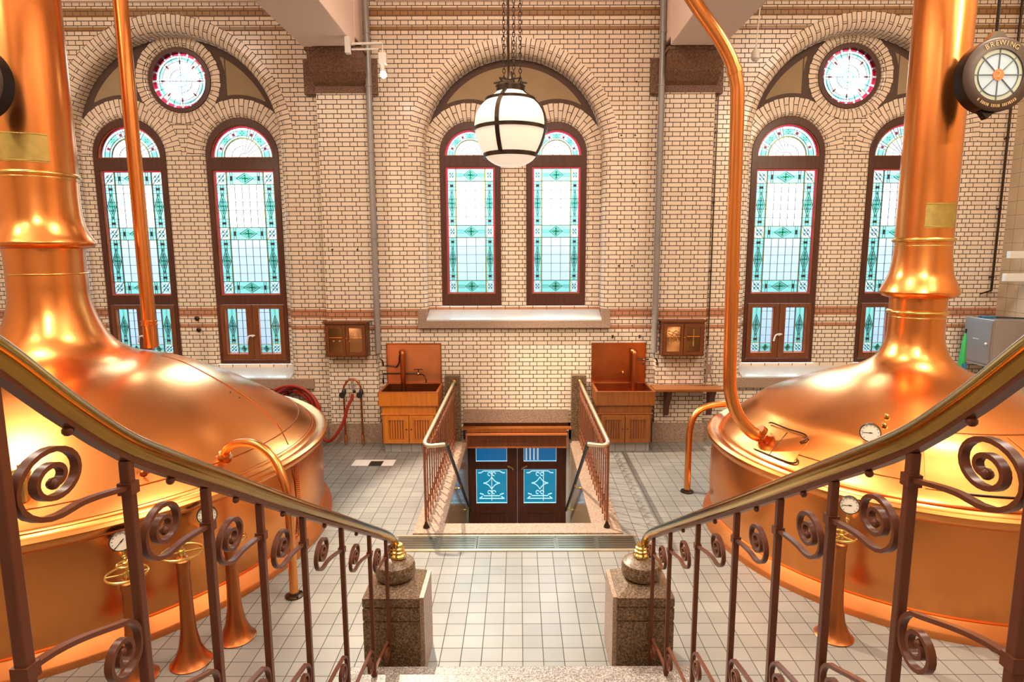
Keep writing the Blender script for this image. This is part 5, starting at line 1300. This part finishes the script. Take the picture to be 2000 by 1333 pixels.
def sign(cx, cy, cz, label, text=True):
    t = thing('round_hanging_sign', (cx, cy, cz), label, 'sign', 'round hanging brewing signs')
    R = .295
    m = M(); m.lathe([(.001, .06), (R, .06), (R, -.05), (R-.012, -.06), (.205, -.06), (.203, -.045), (.001, -.045)], (cx, cy, cz), 'sign_face', 64, axis='y', cap=False)
    dm = m.build('drum_case', t)
    m = M(); m.lathe([(R+.002, .065), (R+.002, -.045)], (cx, cy, cz), 'black', 64, axis='y', cap=False); m.lathe([(.001, .066), (R+.002, .066)], (cx, cy, cz), 'black', 64, axis='y', cap=False); o = m.build('drum_side', t); o['label'] = 'black side of the drum'
    m = M(); m.lathe([(.001, -.047), (.165, -.047)], (cx, cy, cz), 'sign_glass', 48, axis='y', cap=False); m.lathe([(.165, -.047), (.205, -.047)], (cx, cy, cz), 'sign_glass_rim', 48, axis='y', cap=False)
    gl = m.build('sign_glass', t)
    m = M()
    for k in range(8):
        a = PI/4*k; m.bar((cx+.045*math.cos(a), cy-.051, cz+.045*math.sin(a)), (cx+.203*math.cos(a), cy-.051, cz+.203*math.sin(a)), .007, .006, 'lead', up=(0, 1, 0))
    A = [2*PI*k/48 for k in range(48)]
    m.tube([(cx+.168*math.cos(a), cy-.05, cz+.168*math.sin(a)) for a in A], .005, 'lead', 6, closed=True)
    m.build('glazing_lines', gl)
    m = M(); m.lathe([(.001, -.055), (.046, -.055), (.046, -.045)], (cx, cy, cz), 'orange', 32, axis='y', cap=False); rd = m.build('number_roundel', t)
    if text:
        letters('2', (cx, 0, cz), 0, PI/2, 0, .075, rd, 'gold', 'numeral', cy-.058)
        letters('BREWING', (cx, 0, cz), .248, math.radians(90+30), math.radians(10), .056, dm, 'gold', 'lettering', cy-.062)
        m = M()
        for k in range(22):
            if k in (1, 7, 13): continue
            a = math.radians(-90-38+76*k/21)
            m.bar((cx+.238*math.cos(a), cy-.0615, cz+.238*math.sin(a)), (cx+.262*math.cos(a), cy-.0615, cz+.262*math.sin(a)), .007 if k % 3 else .010, .003, 'gold', up=(0, 1, 0))
            if k % 2: 
                a2 = a+.02; m.bar((cx+.25*math.cos(a), cy-.0615, cz+.25*math.sin(a)), (cx+.25*math.cos(a2+.02), cy-.0615, cz+.25*math.sin(a2+.02)), .006, .003, 'gold', up=(0, 1, 0))
        m.build('worn_lettering', dm)
    m = M(); m.lathe([(.028, 0), (.028, .03), (.012, .05)], (cx-.04, cy, cz-R-.04), 'black', 12); m.prism([(cx-.10, cz-R+.01), (cx-.045, cz-R-.055), (cx+.02, cz-R+.0)], cy-.03, cy+.03, 'black')
    m.prism([(cx-.11, cz+R-.03), (cx+.09, cz+R-.03), (cx+.02, cz+R+.055), (cx-.05, cz+R+.055)], cy-.03, cy+.03, 'bronze')
    m.tube([(cx-.015, cy, cz+R+.04), (cx-.015, cy, ZC-.002)], .013, 'black', 8)
    m.build('hanger', t)
sign(4.005, 5.40, 4.335, 'round hanging sign reading BREWING 2 in front of the right kettle chimney')
sign(-4.44, 5.20, 4.265, 'round hanging sign cut off by the picture edge, in front of the left kettle chimney', False)

# ------------------------------------------------------------------ spot lamps on the beams
def spotlamp(x, y, z, label, side):
    t = thing('spot_lamp', (x, y, z), label, 'spot lamp', 'white spot lamps under the beams')
    m = M(); m.tube([(x-side*.40, y+.02, z+.42), (x, y, z+.42)], .016, 'white', 8); m.tube([(x-side*.40, y+.02, z+.35), (x-side*.05, y, z+.35)], .012, 'white', 8); m.box(x-side*.45-.03, x-side*.45+.03, y-.02, y+.06, z+.30, z+.50, 'white'); m.build('mounting_arm', t)
    m = M(); m.box(x-.05, x+.05, y-.04, y+.04, z+.16, z+.30, 'white').tube([(x, y, z+.30), (x, y, z+.42)], .01, 'white', 6)
    m.tube([(x-.02, y, z+.18), (x, y-.02, z+.06)], .03, 'white', 10); m.build('lamp_head', t, bevel=.006)
    m = M(); m.ball((x+.008, y-.03, z+.025), .042, 'bulb', 14, 10); o = m.build('bulb', t); o['label'] = 'lit white bulb'
spotlamp(-1.75, 8.3, 5.13, 'lit white spot lamp hanging beside the left beam and grey pipe', 1)
t = thing('hanging_cable_lamp', (2.96, 8.2, 5.3), 'white hanging cable with small lamp beside the right beam', 'lamp')
m = M(); m.tube([(3.02, 8.2, 5.42), (3.10, 8.2, 6.94)], .008, 'white', 6); m.build('white_cable', t)
m = M(); m.lathe([(.02, .12), (.05, .08), (.055, .0), (.03, -.03), (.001, -.035)], (3.02, 8.2, 5.32), 'white', 14); m.build('lamp_body', t)

# ------------------------------------------------------------------ lights
def area(name, loc, rot, size, energy, color, sy=None, spread=None):
    l = bpy.data.lights.new(name, 'AREA'); l.energy = energy; l.color = color; l.size = size
    if sy: l.shape = 'RECTANGLE'; l.size_y = sy
    o = bpy.data.objects.new(name, l); COL.objects.link(o); o.location = loc; o.rotation_euler = rot; return o
def spot(name, loc, target, energy, color, angle, blend=.3, size=.05):
    l = bpy.data.lights.new(name, 'SPOT'); l.energy = energy; l.color = color; l.spot_size = math.radians(angle); l.spot_blend = blend; l.shadow_soft_size = size
    o = bpy.data.objects.new(name, l); COL.objects.link(o); o.location = loc
    o.rotation_euler = (Vector(target)-Vector(loc)).to_track_quat('-Z', 'Y').to_euler(); return o
WARM = (1, .80, .58)
for x, y, e_ in ((-5.2, 4.8, 85), (-5.2, 0.4, 45), (-.1, 4.4, 80), (-.1, -.8, 55), (4.9, 4.8, 85), (4.9, .4, 45)):
    area('ceiling_fill', (x, y, ZC-.05), (0, 0, 0), 1.3, e_, (1, .90, .77))  # unseen fill panels added under the ceiling to light the room
for x in (-5.6, -.1, 5.0):
    area('upward_fill', (x, 3.2, 6.0), (PI, 0, 0), 3.2, 175, (1, .88, .74), sy=7.5)  # added upward fill, gives the copper domes a bright ceiling to mirror
spot('spot_light', (-1.74, 8.22, 5.10), (1.3, 6.2, 0), 1300, (1, .86, .66), 70, .3, .04)
spot('spot_light', (2.3, 1.2, 5.55), (4.2, 5.2, 1.2), 420, (1, .86, .62), 48, .6, .12)  # added spot that puts highlights on the right kettle dome
spot('spot_light', (-2.3, 1.2, 5.55), (-3.9, 5.2, 1.5), 300, (1, .84, .60), 50, .6, .12)  # same kind of added highlight spot, aimed at the left dome
spot('spot_light', (6.0, 1.6, 6.2), (3.9, 5.95, 4.3), 260, (1, .84, .62), 34, .5, .06)
spot('spot_light', (-6.4, 2.6, 6.2), (-4.5, 5.95, 4.2), 220, (1, .84, .62), 34, .5, .06)

# ------------------------------------------------------------------ world
wd = bpy.data.worlds.new('sky'); scn.world = wd; wd.use_nodes = True
t = wd.node_tree; bg = t.nodes['Background']
tc = node(t, 'ShaderNodeTexCoord'); sp = node(t, 'ShaderNodeSeparateXYZ'); L(t, tc.outputs['Generated'], sp.inputs[0])
mr = node(t, 'ShaderNodeMapRange'); mr.inputs[1].default_value = -.5; mr.inputs[2].default_value = .5; L(t, sp.outputs['Z'], mr.inputs[0])
cr = node(t, 'ShaderNodeValToRGB'); e = cr.color_ramp.elements
e[0].position = 0; e[0].color = (.20, .22, .24, 1); e[1].position = 1; e[1].color = (.86, .94, 1, 1)
for p, c in ((.25, (.24, .27, .30)), (.38, (.42, .50, .58)), (.50, (.60, .70, .78)), (.56, (.90, .96, 1.0))):
    q = e.new(p); q.color = col(c)
L(t, mr.outputs[0], cr.inputs[0]); L(t, cr.outputs[0], bg.inputs['Color'])
st_ = node(t, 'ShaderNodeMapRange'); st_.inputs[1].default_value = 0.0; st_.inputs[2].default_value = .25; st_.inputs[3].default_value = 1.6; st_.inputs[4].default_value = 3.0
L(t, sp.outputs['Z'], st_.inputs[0])
st2 = node(t, 'ShaderNodeMapRange'); st2.inputs[1].default_value = .32; st2.inputs[2].default_value = .45; st2.inputs[3].default_value = 0; st2.inputs[4].default_value = 12; L(t, sp.outputs['Z'], st2.inputs[0])
ad = node(t, 'ShaderNodeMath', operation='ADD'); L(t, st_.outputs[0], ad.inputs[0]); L(t, st2.outputs[0], ad.inputs[1]); L(t, ad.outputs[0], bg.inputs['Strength'])

# ------------------------------------------------------------------ camera
cam = bpy.data.cameras.new('camera'); co = bpy.data.objects.new('camera', cam); COL.objects.link(co)
cam.sensor_width = 36; cam.lens = 1190/2000*36; cam.shift_x = -14/2000; cam.clip_start = .05
co.location = (0, 0, 2.87)
from mathutils import Matrix
R_ = Matrix.Rotation(math.radians(90-8.2), 4, 'X') @ Matrix.Rotation(-.0027, 4, 'Z')
co.rotation_euler = R_.to_euler()
scn.camera = co
scn.view_settings.view_transform = 'Standard'; scn.view_settings.look = 'None'; scn.view_settings.gamma = 1
scn.view_settings.exposure = 0.80
try: scn.view_settings.use_curve_mapping = False
except Exception: pass
c = scn.cycles
c.use_denoising = True; c.max_bounces = 7; c.diffuse_bounces = 4; c.glossy_bounces = 4; c.transparent_max_bounces = 8; c.transmission_bounces = 3
c.sample_clamp_indirect = 6; c.caustics_reflective = False; c.caustics_refractive = False
